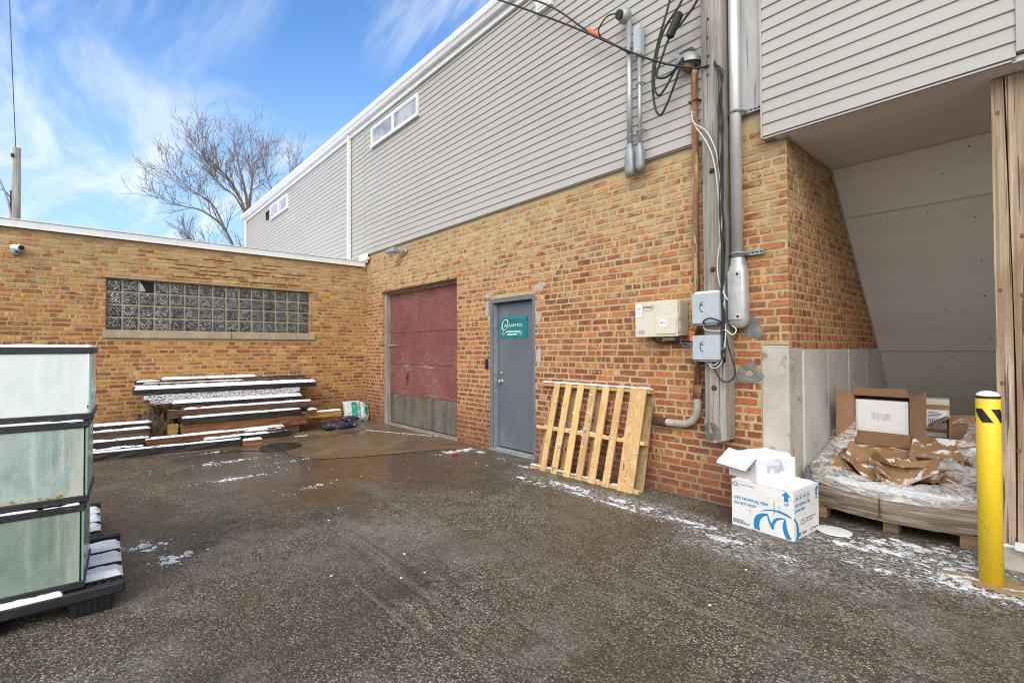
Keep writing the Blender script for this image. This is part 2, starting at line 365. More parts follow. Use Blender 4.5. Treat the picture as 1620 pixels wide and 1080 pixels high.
M_ink = mottled('dark_ink', (.03, .035, .05), (.05, .055, .07), 20, .6)
M_greyink = mottled('grey_ink', (.30, .32, .36), (.38, .40, .45), 20, .6)
M_blueink = mottled('blue_ink', (.010, .185, .42), (.016, .23, .48), 30, .6, c3=(.12, .35, .55), spot=.74)
M_navyink = mottled('navy_ink', (.02, .06, .16), (.03, .08, .2), 30, .6)
M_whitecard = mottled('white_printed_carton', (.66, .655, .65), (.75, .745, .74), 4, .7, 60, .0004, c3=(.50, .46, .41), spot=.62, stretch=(1, 1, 2))
M_card = mottled('corrugated_cardboard', (.27, .155, .085), (.34, .20, .115), 4, .85, 50, .0006, c3=(.20, .115, .065), spot=.66)
M_card2 = mottled('crumpled_cardboard', (.27, .15, .07), (.38, .22, .105), 5, .85, 40, .002, c3=(.18, .10, .05), spot=.6, dust=.44, dsc=9)
M_foam = mottled('white_foam', (.74, .75, .76), (.80, .81, .82), 9, .6, 120, .001)
M_foam_stain = mottled('stained_white_carton', (.68, .70, .74), (.76, .78, .81), 3, .6, 60, .0006, c3=(.44, .46, .52), spot=.54)
M_door = mottled('grey_steel_paint', (.105, .125, .15), (.14, .16, .19), 2.0, .42, 60, .0005, c3=(.18, .2, .225), spot=.58, stretch=(1, 1, .5))
M_doorframe = mottled('blue_grey_frame', (.11, .14, .175), (.16, .19, .23), 3, .45, 60, .0005, c3=(.07, .08, .09), spot=.62)
M_yellow = mottled('yellow_bollard_sleeve', (.78, .54, .02), (.85, .61, .03), 4, .46, 30, .0006, c3=(.62, .40, .03), spot=.62, stretch=(1, 1, .3))
M_black = mottled('black_band', (.012, .012, .012), (.02, .02, .02), 10, .4)
M_teal = mottled('teal_vinyl', (.005, .14, .15), (.008, .24, .25), 7, .3, 8, .003)
M_whiteink = mottled('white_ink', (.78, .8, .8), (.84, .86, .86), 20, .5)
M_blackplastic = mottled('black_plastic', (.012, .013, .014), (.022, .023, .025), 14, .42, 50, .0012, c3=(.07, .07, .075), spot=.66, dust=.18)
M_rim = mottled('black_tank_rim', (.012, .013, .015), (.028, .028, .031), 9, .42, 40, .0015, c3=(.17, .17, .17), spot=.60, stretch=(1, 1, 3))
M_sealant = mottled('teal_silicone', (.12, .42, .38), (.2, .5, .45), 20, .4)
M_bark = mottled('bare_bark', (.18, .14, .10), (.29, .225, .165), 12, .9)
M_poly = mottled('poly_bag', (.54, .62, .60), (.66, .72, .70), 8, .35, 14, .006, c3=(.3, .36, .33), spot=.62)
M_bag_green = mottled('green_print', (.03, .32, .22), (.05, .42, .30), 20, .4)
M_bag_blue = mottled('dark_blue_bag', (.012, .014, .03), (.03, .035, .075), 9, .3, 20, .006, c3=(.55, .58, .62), spot=.56, stretch=(1, .5, 1))
M_bag_red = mottled('red_bag', (.22, .015, .03), (.3, .03, .05), 14, .4)
M_stone = mottled('grey_stone', (.09, .095, .10), (.19, .19, .19), 18, .8, 40, .006)
M_stone2 = mottled('tan_stone', (.16, .12, .08), (.27, .21, .14), 18, .85, 40, .006)
M_iron = mottled('wet_cast_iron', (.022, .014, .010), (.05, .03, .02), 25, .5, 60, .002)
M_earth = mottled('crumbled_debris', (.055, .038, .022), (.14, .095, .055), 14, .95, 40, .01)
M_redscrap = mottled('red_scrap', (.5, .02, .02), (.6, .04, .04), 9, .5)
M_palletwood = wood('damp_pallet_wood', (.17, .10, .055), (.27, .17, .10), (.36, .25, .16), axis=0, fine=30, along=1.5, bd=.001)

def garage_mat():
    m, n, b = newmat('worn_red_plywood'); o = objc(n); z = nd(n, 'ShaderNodeSeparateXYZ', {0: o}).outputs[2]
    g = noise(n, mapping(n, o, (3.5, 3.5, 30)), 1.0, 6, .66, 2.0)
    c = ramp(n, noise(n, o, 2.5, 5), [(.3, (.16, .046, .042)), (.7, (.225, .075, .068))])
    wear = mapr(n, math_(n, 'ADD', g, math_(n, 'MULTIPLY', noise(n, o, 1.1, 4), .5)), .77, .95)
    band = nd(n, 'ShaderNodeMapRange', {0: math_(n, 'ABSOLUTE', math_(n, 'SUBTRACT', z, 1.24)), 1: .0, 2: .30, 3: 1.0, 4: .35}).outputs[0]
    c = mix(n, math_(n, 'MULTIPLY', wear, band), c, (.33, .29, .27))
    low = mapr(n, math_(n, 'ADD', z, math_(n, 'MULTIPLY', math_(n, 'SUBTRACT', noise(n, o, 8, 4), .5), .1)), .60, .57)
    gr = ramp(n, noise(n, mapping(n, o, (5, 5, 2)), 1.0, 6, .65), [(.3, (.06, .05, .04)), (.7, (.19, .17, .145))])
    c = mix(n, low, c, gr)
    fl = noise(n, o, 55, 3, .7)
    c = mix(n, mapr(n, fl, .54, .70, 0, .45), c, (.36, .27, .25))
    setb(n, b, c, .75, math_(n, 'ADD', g, fl), .003); return m
M_garage = garage_mat()

def glassblock_mat():
    m, n, b = newmat('ribbed_glass_block'); o = objc(n)
    a = nd(n, 'ShaderNodeAttribute', attribute_name='tone'); sp = nd(n, 'ShaderNodeSeparateColor', {0: a.outputs['Color']})
    xyz = nd(n, 'ShaderNodeSeparateXYZ', {0: o}).outputs
    fy = math_(n, 'FRACT', math_(n, 'DIVIDE', math_(n, 'SUBTRACT', xyz[1], -1.20), .202)); fz = math_(n, 'FRACT', math_(n, 'DIVIDE', math_(n, 'SUBTRACT', xyz[2], 1.765), .1975))
    cy = mapr(n, sp.outputs[1], .55, .56, -.15, 1.15, False); cz = mapr(n, sp.outputs[2], .3, .31, 1.2, -.2, False)
    r2 = math_(n, 'ADD', math_(n, 'POWER', math_(n, 'SUBTRACT', fy, cy), 2.0), math_(n, 'POWER', math_(n, 'SUBTRACT', fz, cz), 2.0))
    ph = math_(n, 'ADD', math_(n, 'MULTIPLY', math_(n, 'SQRT', r2), 40.0), math_(n, 'MULTIPLY', noise(n, o, 16, 2), 16.0))
    w = math_(n, 'ADD', math_(n, 'MULTIPLY', math_(n, 'SINE', ph), .5), .5)
    w = math_(n, 'MULTIPLY', w, mapr(n, noise(n, o, 22, 2), .35, .55, .25, 1.0))
    base = ramp(n, w, [(.30, (.045, .042, .042)), (.60, (.17, .175, .175)), (.92, (.44, .46, .47))])  # light and dark rings of refracted light painted into the block colour
    val = mapr(n, sp.outputs[0], 0, 1, .55, 1.2, False)
    base = mix(n, 1.0, base, nd(n, 'ShaderNodeCombineColor', {0: val, 1: val, 2: val}).outputs[0], 'MULTIPLY')
    setb(n, b, base, .12, w, .006, .2); return m
M_gblock = glassblock_mat()
M_gfrost = mottled('block_edge_mortar', (.36, .30, .21), (.46, .39, .28), 9, .8)

def glass_mat(name, tint, film, amt, edge, trans):
    m, n, b = newmat(name); o = objc(n)
    run = noise(n, mapping(n, o, (16, 16, 1.1)), 1.0, 6, .65, .25)
    blot = noise(n, mapping(n, o, (1, 1, .55)), 3.4, 7, .7, .25)
    c = mix(n, mapr(n, blot, .35, .7, 0, amt), tint, film)
    c = mix(n, mapr(n, run, .50, .68, 0, amt*.8), c, film)
    yy_ = nd(n, 'ShaderNodeSeparateXYZ', {0: o}).outputs[1]
    lime = math_(n, 'ADD', math_(n, 'MULTIPLY', math_(n, 'SUBTRACT', run, .5), .35), yy_)
    c = mix(n, mapr(n, lime, -.13, -.03, 0, .6), c, edge)
    sp = noise(n, mapping(n, o, (1, 1, .35)), 30, 5, .7, .2)
    c = mix(n, mapr(n, sp, .64, .72, 0, .7), c, edge)
    fs_ = noise(n, o, 170, 3, .7)
    c = mix(n, mapr(n, fs_, .60, .72, 0, .25), c, edge)
    setb(n, b, c, mapr(n, blot, .3, .7, .12, .4), None)
    b.inputs['Transmission Weight'].default_value = trans; b.inputs['IOR'].default_value = 1.3
    b.inputs['Specular IOR Level'].default_value = .6
    return m
M_glass_top = glass_mat('frosted_glass', (.70, .82, .79), (.88, .92, .91), .95, (.9, .92, .91), .05)
M_glass_mid = glass_mat('algae_glass', (.27, .37, .34), (.58, .67, .65), .85, (.66, .66, .54), .08)
M_glass_low = glass_mat('green_glass', (.19, .26, .21), (.38, .46, .41), .7, (.48, .54, .42), .10)
def window_glass():
    m, n, b = newmat('window_glass'); setb(n, b, ramp(n, noise(n, objc(n), 1.4, 3, .5, 1.5), [(.35, (.22, .23, .25)), (.6, (.42, .44, .47))]), .06, None)
    b.inputs['Specular IOR Level'].default_value = .8; return m
M_pane = window_glass()
def wrap_mat():
    m, n, b = newmat('plastic_wrap'); o = objc(n)
    k = noise(n, mapping(n, o, (5, 5, 16)), 1.0, 5, .6, 2.0)
    cr_ = math_(n, 'ABSOLUTE', math_(n, 'SUBTRACT', k, .5))
    setb(n, b, (.86, .86, .86), .14, cr_, .03)
    n.links.new(mapr(n, cr_, .0, .11, .62, .24), b.inputs['Alpha']); b.inputs['Specular IOR Level'].default_value = .9
    return m
M_wrap = wrap_mat()
def wrapped_card():
    m, n, b = newmat('wrapped_cardboard'); o = objc(n)
    c = ramp(n, noise(n, mapping(n, o, (2.5, 2.5, 45)), 1.0, 5, .6, 1.0), [(.3, (.13, .095, .066)), (.50, (.24, .185, .135)), (.70, (.46, .42, .38))])
    setb(n, b, c, .35, noise(n, mapping(n, o, (4, 4, 60)), 1.0, 4, .6, 1.2), .005); return m
M_wrapcard = wrapped_card()

def asphalt_mat():
    m, n, b = newmat('wet_asphalt'); o = objc(n)
    vo = nd(n, 'ShaderNodeTexVoronoi', {'Vector': o, 'Scale': 92.0, 'Randomness': 1.0})
    d, vc = vo.outputs['Distance'], vo.outputs['Color']
    rs = nd(n, 'ShaderNodeSeparateColor', {0: vc}).outputs
    stone = ramp(n, rs[0], [(0, (.07, .058, .042)), (.35, (.20, .166, .114)), (.7, (.36, .30, .212)), (.92, (.54, .46, .34)), (1, (.68, .60, .48))])
    c = mix(n, mapr(n, d, .38, .62), stone, (.036, .031, .025))
    sh = noise(n, o, 380, 2, .6)
    c = mix(n, mapr(n, sh, .35, .7, 0, .42), c, (.20, .168, .125))
    big = noise(n, o, .55, 6, .6, .6)
    mid = noise(n, mapping(n, o, (1.0, 1.0, 1), (3, 1, 0)), 2.1, 6, .65, .5)
    # brown film and dark damp blotches, grey dried patches
    c = mix(n, mapr(n, mid, .46, .66, 0, .42), c, (.12, .085, .05))
    c = mix(n, mapr(n, big, .51, .64, 0, .55), c, (.066, .052, .037))
    dry = noise(n, mapping(n, o, (1, 1, 1), (7, 2, 0)), .8, 7, .7, .3)
    c = mix(n, mapr(n, dry, .49, .64, 0, .55), c, (.265, .245, .21))
    sx = nd(n, 'ShaderNodeSeparateXYZ', {0: o}).outputs
    def blob(cx, cy, rx, ry):
        a = math_(n, 'POWER', math_(n, 'DIVIDE', math_(n, 'SUBTRACT', sx[0], cx), rx), 2.0)
        e = math_(n, 'POWER', math_(n, 'DIVIDE', math_(n, 'SUBTRACT', sx[1], cy), ry), 2.0)
        return math_(n, 'ADD', a, e)
    trk = mapr(n, math_(n, 'MINIMUM', blob(-2.2, -2.95, 1.8, .32), math_(n, 'MINIMUM', blob(-1.0, -1.75, 1.3, .20), blob(-3.4, -2.2, 1.2, .14))), 1.2, .4)
    # tyre smears running towards the garage
    tr = noise(n, mapping(n, o, (.35, 30, 1), (0, 0, 0), (0, 0, math.radians(5))), 1.0, 2, .5, .25)
    tw = noise(n, mapping(n, o, (.3, 1.6, 1), (5, 3, 0), (0, 0, math.radians(5))), 1.0, 2, .5, .2)
    c = mix(n, math_(n, 'MULTIPLY', mapr(n, tr, .56, .66, 0, .40), trk), c, (.36, .33, .28))
    c = mix(n, math_(n, 'MULTIPLY', mapr(n, tr, .44, .36, 0, .45), trk), c, (.045, .036, .028))
    ve = nd(n, 'ShaderNodeTexVoronoi', {'Vector': nd(n, 'ShaderNodeVectorMath', {0: o, 1: nd(n, 'ShaderNodeVectorMath', {0: nd(n, 'ShaderNodeTexNoise', {'Vector': o, 'Scale': 2.5, 'Detail': 5.0}).outputs['Color'], 1: (.5, .5, .5)}, operation='MULTIPLY').outputs[0]}, operation='ADD').outputs[0], 'Scale': .42}, feature='DISTANCE_TO_EDGE').outputs['Distance']
    c = mix(n, math_(n, 'MULTIPLY', mapr(n, ve, .003, .0005), mapr(n, big, .50, .58, 0, .7)), c, (.018, .015, .012))
    # wet hollow by the concrete apron
    w = math_(n, 'MINIMUM', blob(-6.7, -2.6, 2.5, 1.15), blob(-5.5, -1.6, 1.2, 1.0))
    w = math_(n, 'ADD', w, math_(n, 'MULTIPLY', math_(n, 'SUBTRACT', mid, .5), 2.6))
    wet = mapr(n, w, 1.25, .35)
    c = mix(n, math_(n, 'MULTIPLY', wet, .8), c, (.082, .057, .037))
    gr_ = mapr(n, noise(n, o, 48, 4, .75), .30, .70, .48, 1.55)
    c = mix(n, 1.0, c, nd(n, 'ShaderNodeCombineColor', {0: gr_, 1: gr_, 2: gr_}).outputs[0], 'MULTIPLY')
    bl_ = noise(n, mapping(n, o, (1, 1, 1), (11, 4, 0)), 7.0, 6, .7, .4)
    c = mix(n, mapr(n, bl_, .50, .66, 0, .5), c, (.060, .047, .032))
    c = mix(n, mapr(n, bl_, .46, .32, 0, .28), c, (.30, .265, .21))
    # film of frost and powder snow along the wall and round the bollard
    fr = math_(n, 'MINIMUM', math_(n, 'MINIMUM', blob(-2.6, -.62, 1.9, .22), blob(-.75, -.22, 1.1, .62)), blob(-1.4, -.95, .8, .22))
    fn = noise(n, mapping(n, o, (22, 34, 1), (0, 0, 0), (0, 0, math.radians(-20))), 1.0, 6, .72, .5)
    fr = math_(n, 'ADD', fr, math_(n, 'MULTIPLY', math_(n, 'SUBTRACT', mid, .5), 2.0))
    fm = math_(n, 'MULTIPLY', mapr(n, fr, 1.2, .2), mapr(n, fn, .47, .62))
    c = mix(n, math_(n, 'MULTIPLY', fm, .8), c, (.62, .63, .65))
    damp = mapr(n, noise(n, mapping(n, o, (1, 1, 1), (1, 9, 0)), .9, 5, .6), .42, .58)
    rough = mix(n, damp, (.30, .30, .30), (.70, .70, .70))
    c = mix(n, math_(n, 'MULTIPLY', math_(n, 'SUBTRACT', 1.0, damp), .30), c, (.06, .044, .028))
    rough = mix(n, wet, rough, (.10, .10, .10))
    hh = math_(n, 'SUBTRACT', math_(n, 'MULTIPLY', sh, .4), math_(n, 'MINIMUM', d, .6))
    hh = math_(n, 'MULTIPLY', hh, math_(n, 'SUBTRACT', 1.0, math_(n, 'MULTIPLY', wet, .93)))
    setb(n, b, c, rough, hh, .009); b.inputs['Specular IOR Level'].default_value = .38; return m
M_asphalt = asphalt_mat()
def slab_mat():
    m, n, b = newmat('wet_concrete_apron'); o = objc(n)
    big = noise(n, mapping(n, o, (1, 1, 1), (2, 2, 0)), .9, 6, .65, .6)
    c = ramp(n, big, [(.32, (.085, .056, .031)), (.52, (.16, .113, .066)), (.70, (.23, .17, .108))])
    c = mix(n, mapr(n, noise(n, o, 180, 3, .7), .58, .75, 0, .5), c, (.22, .17, .11))
    c = mix(n, mapr(n, noise(n, o, 4, 6, .7), .60, .72, 0, .5), c, (.035, .022, .014))
    setb(n, b, c, mapr(n, big, .35, .62, .16, .5), noise(n, o, 90, 4), .0012); return m
M_slab = slab_mat()

# ------------------------------------------------------------------ setting
g = MB()
g.poly([(-150, -150, 0), (150, -150, 0), (150, 150, 0), (-150, 150, 0)])
tag(g.build('asphalt_ground', M_asphalt), kind='structure')

# concrete apron in front of the garage: slabs with open joints, ragged front edge
ap = MB()
def ragged(pts, amp=.04, step=.12, seed=0):
    out = []
    for i in range(len(pts)):
        a, b_ = Vector(pts[i]), Vector(pts[(i+1) % len(pts)]); L = (b_-a).length; k = max(1, int(L/step)); rg = pts[i][2] if len(pts[i]) > 2 else 0
        for j in range(k):
            p = a.lerp(b_, j/k)
            if rg and j: p = p + Vector((random.uniform(-amp, amp), random.uniform(-amp, amp), 0))
            out.append((p.x, p.y, .005))
    return out
ap.poly([(x, y, .005) for x, y in ((-9.63, .12), (-9.63, -.62), (-8.36, -.62), (-6.85, -.01), (-6.85, .12))])
ap.poly([(x, y, .005) for x, y in ((-6.835, .12), (-6.835, -.012), (-8.34, -.625), (-8.02, -1.86), (-7.6, -2.25), (-7.0, -2.32), (-6.55, -2.1), (-6.3, -1.6), (-6.1, -1.0), (-5.98, -.55), (-5.75, -.16), (-5.72, -.02), (-6.37, -.02), (-6.37, .12))])
ap.poly([(x, y, .005) for x, y in ((-9.63, -.635), (-8.37, -.635), (-8.035, -1.87), (-7.62, -2.26), (-7.6, -2.5), (-7.85, -2.75), (-8.05, -3.1), (-8.2, -3.6), (-8.3, -4.2), (-8.4, -5.3), (-9.63, -5.3))])
tag(ap.build('concrete_apron', M_slab), kind='structure')

# snow lying on the ground, thin ragged patches, plus streaks standing for sky sheen and thin ice
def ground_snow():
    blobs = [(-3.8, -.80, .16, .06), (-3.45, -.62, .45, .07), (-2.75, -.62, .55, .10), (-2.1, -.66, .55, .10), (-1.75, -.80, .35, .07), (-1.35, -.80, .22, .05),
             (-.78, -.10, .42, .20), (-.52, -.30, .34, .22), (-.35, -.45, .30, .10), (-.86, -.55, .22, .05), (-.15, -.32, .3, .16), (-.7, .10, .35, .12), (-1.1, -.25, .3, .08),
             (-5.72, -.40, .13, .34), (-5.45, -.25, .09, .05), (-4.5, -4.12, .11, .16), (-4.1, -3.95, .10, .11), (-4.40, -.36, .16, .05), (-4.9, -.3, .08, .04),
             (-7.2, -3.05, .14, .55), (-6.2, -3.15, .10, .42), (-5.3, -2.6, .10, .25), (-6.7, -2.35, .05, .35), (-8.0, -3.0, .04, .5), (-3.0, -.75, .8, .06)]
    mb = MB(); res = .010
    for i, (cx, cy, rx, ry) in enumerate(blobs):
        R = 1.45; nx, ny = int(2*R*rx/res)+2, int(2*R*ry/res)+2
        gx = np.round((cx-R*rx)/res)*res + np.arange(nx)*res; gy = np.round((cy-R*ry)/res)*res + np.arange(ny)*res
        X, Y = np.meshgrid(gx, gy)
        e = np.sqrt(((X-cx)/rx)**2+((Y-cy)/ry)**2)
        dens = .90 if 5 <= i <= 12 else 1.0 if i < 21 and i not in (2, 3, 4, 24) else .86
        if i in (19, 20, 21, 22, 23): dens = .74  # pale streaks on the wet ground: sky reflection and thin ice drawn as snow
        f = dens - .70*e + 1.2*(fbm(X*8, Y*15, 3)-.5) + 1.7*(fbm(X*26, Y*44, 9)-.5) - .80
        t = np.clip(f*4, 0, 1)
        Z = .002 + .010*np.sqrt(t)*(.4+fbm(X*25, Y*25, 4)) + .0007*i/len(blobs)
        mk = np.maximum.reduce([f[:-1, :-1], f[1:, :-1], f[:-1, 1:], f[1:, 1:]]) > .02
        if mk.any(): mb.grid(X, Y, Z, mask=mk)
    # loose crumbs thinning out round the patches
    r = random.Random(31)
    for i, (cx, cy, rx, ry) in enumerate(blobs):
        for k in range(int(70+700*rx*ry*6)):
            a, q = r.uniform(0, 6.283), abs(r.gauss(0, .75)); x, y = cx+rx*q*math.cos(a), cy+ry*q*1.25*math.sin(a)
            if y > -.02 and x < -1.5: continue
            if fbm(np.array([x*9]), np.array([y*18]), 3)[0] < .46: continue
            z_ = r.uniform(.002, .009)*r.uniform(.5, 1.2); n_ = 6; a0 = r.uniform(0, 1); st = r.uniform(1.0, 2.2)
            ring = [(x+z_*st*math.cos(a0+6.283*j/n_)*r.uniform(.6, 1.2), y+z_*math.sin(a0+6.283*j/n_)*r.uniform(.6, 1.2), .0015) for j in range(n_)]
            mb.raw(ring+[(x, y, .002+z_*.45)], [(j, (j+1) % n_, n_) for j in range(n_)])
    # snow caught in the slab joint
    for k in range(90):
        t = random.random(); x = -8.33+t*1.45; y = -.622+t*.6
        w = random.uniform(.008, .02); mb.hexa([(x-.02, y-w, .004), (x+.02, y-w+.015, .004), (x+.02, y+w, .004), (x-.02, y+w-.01, .004)] + [(x-.015, y-w+.003, .011), (x+.015, y-w+.015, .011), (x+.015, y+w-.004, .011), (x-.015, y+w-.012, .011)])
    tag(mb.build('snow_patches', M_gsnow, smooth=True), 'thin ragged patches of snow lying on the wet asphalt, with pale streaks drawn for reflected sky and thin ice', kind='stuff')
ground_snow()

# ------------------------------------------------------------------ bricks
def bricks(mb, tones, origin, u, n, width, height, openings=(), z0=0.0, course=.0715, L=.203, joint=.0165, bias=0.0, zred=0.0, skip=None, seed=0, depth=.005):
    """individual bricks standing a few mm proud of the mortar; origin at the lower left, u along the wall, n outwards"""
    r = random.Random(seed); U, Nn, O = Vector(u), Vector(n), Vector(origin)
    rows = int(height/course)
    for row in range(rows):
        zb = z0 + row*course + joint/2; zt = zb + course - joint
        header = row % 6 == 5
        bl = L/2 - joint/2 if header else L
        x = (-(bl+joint)*(.5 if row % 2 else 0.0)) - r.uniform(0, .05)
        while x < width:
            b = bl*r.uniform(.95, 1.05) if r.random() > .12 else L/2*r.uniform(.9, 1.05)
            segs = [(max(x, .003), min(x+b, width-.003))]
            for (a0, a1, c0, c1) in openings:
                if zt > c0+.01 and zb < c1-.01:
                    ns = []
                    for s0, s1 in segs:
                        if s1 <= a0 or s0 >= a1: ns.append((s0, s1))
                        else:
                            if s0 < a0: ns.append((s0, a0))
                            if s1 > a1: ns.append((a1, s1))
                    segs = ns
            x += b + joint*r.uniform(.75, 1.35)
            for s0, s1 in segs:
                if s1-s0 < .025: continue
                if skip and skip((s0+s1)/2, (zb+zt)/2, r): continue
                dz0, dz1 = r.uniform(-.003, .003), r.uniform(-.003, .003); ch = r.uniform(.004, .011)
                tl = r.uniform(-.002, .002); dd = depth*r.uniform(.55, 1.25)
                a, b2, lo, hi = s0, s1, zb+dz0, zt+dz1
                cs = [r.uniform(.3, 1)*ch*(2.2 if r.random() < .12 else 1) for _ in range(4)]
                w_ = lambda: r.uniform(-.0028, .0028)
                k3 = (b2-a)/3
                ring = [(a+cs[0], lo), (a+k3, lo+w_()), (a+2*k3, lo+w_()), (b2-cs[1], lo+tl), (b2+w_(), lo+cs[1]+tl), (b2+w_(), hi-cs[2]+tl), (b2-cs[2], hi+tl), (a+2*k3, hi+w_()), (a+k3, hi+w_()), (a+cs[3], hi), (a+w_(), hi-cs[3]), (a+w_(), lo+cs[0])]
                nr_ = len(ring); cx, cz = (a+b2)/2, (lo+hi)/2
                ins = []
                for (p, q) in ring:
                    k = .005; ins.append((p-math.copysign(min(k, abs(p-cx)*.4), p-cx), q-math.copysign(min(k, abs(q-cz)*.4), q-cz)))
                vs = [O+U*p+Vector((0, 0, q))-Nn*.002 for p, q in ring] + [O+U*p+Vector((0, 0, q))+Nn*(dd+r.uniform(-.001, .001)) for p, q in ins]
                fs = [(k, (k+1) % nr_, nr_+(k+1) % nr_, nr_+k) for k in range(nr_)] + [tuple(range(nr_, 2*nr_))]
                o0 = len(mb.f)
                mb.raw(vs, fs, 1)
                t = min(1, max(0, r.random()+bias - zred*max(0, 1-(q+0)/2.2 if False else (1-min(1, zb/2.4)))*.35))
                tones += [(o0, o0+nr_+1, (t, r.random(), r.random()))]
def set_tones(o, tones):
    at = o.data.attributes.new('tone', 'FLOAT_COLOR', 'FACE'); n = len(o.data.polygons)
    arr = np.tile(np.array([.5, .5, .5, 1.0], np.float32), (n, 1))
    for a, b, c in tones: arr[a:b, :3] = c
    at.data.foreach_set('color', arr.ravel())

# ------------------------------------------------------------------ main building
XL, XR, ZB, ZT = -9.65, -1.54, 3.42, 6.22
GAR = (-8.98, -6.38, 0, 2.57); DOOR = (-5.55, -4.60, 0, 2.17)
bld = thing('warehouse_building', 'two storey brick warehouse with grey vinyl siding above, roll door, steel door and stair recess', 'building', (-5, 0, 0))
BO = Vector((-5, 0, 0))
def bpart(mb, name, mats, **k):
    mb.v = [tuple(Vector(p)-BO) for p in mb.v]; return mb.build(name, mats, bld, **k)
w = MB(); tones = []
for x0, x1, z0, z1 in ((XL, GAR[0], 0, ZB), (GAR[0], GAR[1], GAR[3], ZB), (GAR[1], DOOR[0], 0, ZB), (DOOR[0], DOOR[1], DOOR[3], ZB), (DOOR[1], -1.76, 0, ZB), (-1.76, XR, 1.47, ZB)):
    w.box(x0, x1, 0, .30, z0, z1)
w.box(XR-.30, XR, .30, 4.6, 1.43, ZB)                      # wall of the recess
w.box(.55, 3.5, 0, .3, 0, 3.218); w.box(.55, .85, .3, 4.6, 0, 3.218)                          # far wall of the recess
op = [(GAR[0]-XL, GAR[1]-XL, 0, GAR[3]), (DOOR[0]-XL, DOOR[1]-XL, 0, DOOR[3]), (-1.765-XL, 99, 0, 1.475)]
def skip_main(u, z, r):
    x = XL+u
    return (abs(x+1.87) < .085 and abs(z-1.22) < .07) or (abs(x+1.85) < .06 and abs(z-1.66) < .05)
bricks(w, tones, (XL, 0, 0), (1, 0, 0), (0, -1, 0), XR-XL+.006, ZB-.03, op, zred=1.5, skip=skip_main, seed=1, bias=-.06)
bricks(w, tones, (XR, 0, 0), (0, 1, 0), (1, 0, 0), 3.3, 1.80, (), z0=1.432, seed=2, bias=-.12, L=.094)
bricks(w, tones, (.55, 4.0, 0), (0, -1, 0), (-1, 0, 0), 4.0, 3.2, (), seed=3, bias=-.1)
bricks(w, tones, (.55, 0, 0), (1, 0, 0), (0, -1, 0), 2.95, 3.2, (), seed=7, zred=1.0)
for z, gx in ((0, 0),):                                    # bricks turning into the openings
    bricks(w, tones, (GAR[0], 0, 0), (0, 1, 0), (1, 0, 0), .14, GAR[3], (), seed=4, depth=.004)
    bricks(w, tones, (GAR[1], .14, 0), (0, -1, 0), (-1, 0, 0), .14, GAR[3], (), seed=5, depth=.004)
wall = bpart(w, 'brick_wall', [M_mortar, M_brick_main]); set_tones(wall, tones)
# cement patches
def blobpatch(mb, cx, cz, rx, rz, y, n=22, seed=0, hole=0):
    r = random.Random(seed); pts = []; ph = [r.uniform(0, 6) for _ in range(4)]
    for k in range(n):
        a = 2*math.pi*k/n; q = 1+.16*math.sin(2*a+ph[0])+.12*math.sin(3*a+ph[1])+.10*math.sin(5*a+ph[2])+.06*math.sin(9*a+ph[3]); pts.append((cx+rx*q*math.cos(a), cz+rz*q*math.sin(a)))
    if not hole:
        mb.raw([(x, y, z) for x, z in pts]+[(cx, y-.006, cz)], [(k, (k+1) % n, n) for k in range(n)])
    else:
        ins = [(cx+(x-cx)*hole, cz+(z-cz)*hole) for x, z in pts]
        mb.raw([(x, y, z) for x, z in pts]+[(cx+(x-cx)*.7, y-.008, cz+(z-cz)*.7) for x, z in pts]+[(x, y+.006, z) for x, z in ins], [(k, (k+1) % n, n+(k+1) % n, n+k) for k in range(n)]+[(n+k, n+(k+1) % n, 2*n+(k+1) % n, 2*n+k) for k in range(n)])
M_cement = mottled('cement_patch', (.13, .13, .125), (.24, .235, .22), 14, .9, 60, .004)
for a_ in ((-1.865, 1.22, .10, .11, 3, .28), (-1.84, 1.63, .10, .09, 5, 0)):
    p = MB(); blobpatch(p, *a_[:4], -.0075, n=40, seed=a_[4], hole=a_[5]); bpart(p, 'cement_patch', M_cement, smooth=True)
M_smear = mottled('mortar_smear', (.34, .31, .28), (.48, .44, .39), 14, .9, 60, .004)
for a, b_, c_, d_, sd_ in ((-5.66, -5.5, 2.19, 2.27, 1), (-4.62, -4.4, 2.2, 2.3, 2), (-5.64, -5.57, 1.9, 2.16, 3), (-4.58, -4.5, 1.75, 1.95, 4), (-4.58, -4.48, 1.25, 1.45, 6)):
    p = MB(); blobpatch(p, (a+b_)/2, (c_+d_)/2, (b_-a)/2, (d_-c_)/2, -.0068, n=44, seed=sd_); bpart(p, 'mortar_smear', M_smear, smooth=True)
# concrete base at the corner and along the recess
c = MB(); c.box(-1.757, XR+.002, -.008, .30, 0, 1.465)
bpart(c, 'concrete_pier', M_concrete2, bevel=.006)
c = MB()
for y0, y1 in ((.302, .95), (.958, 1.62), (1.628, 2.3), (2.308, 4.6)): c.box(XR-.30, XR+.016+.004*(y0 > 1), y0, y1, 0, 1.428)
bpart(c, 'concrete_base_wall', M_concrete, bevel=.006)

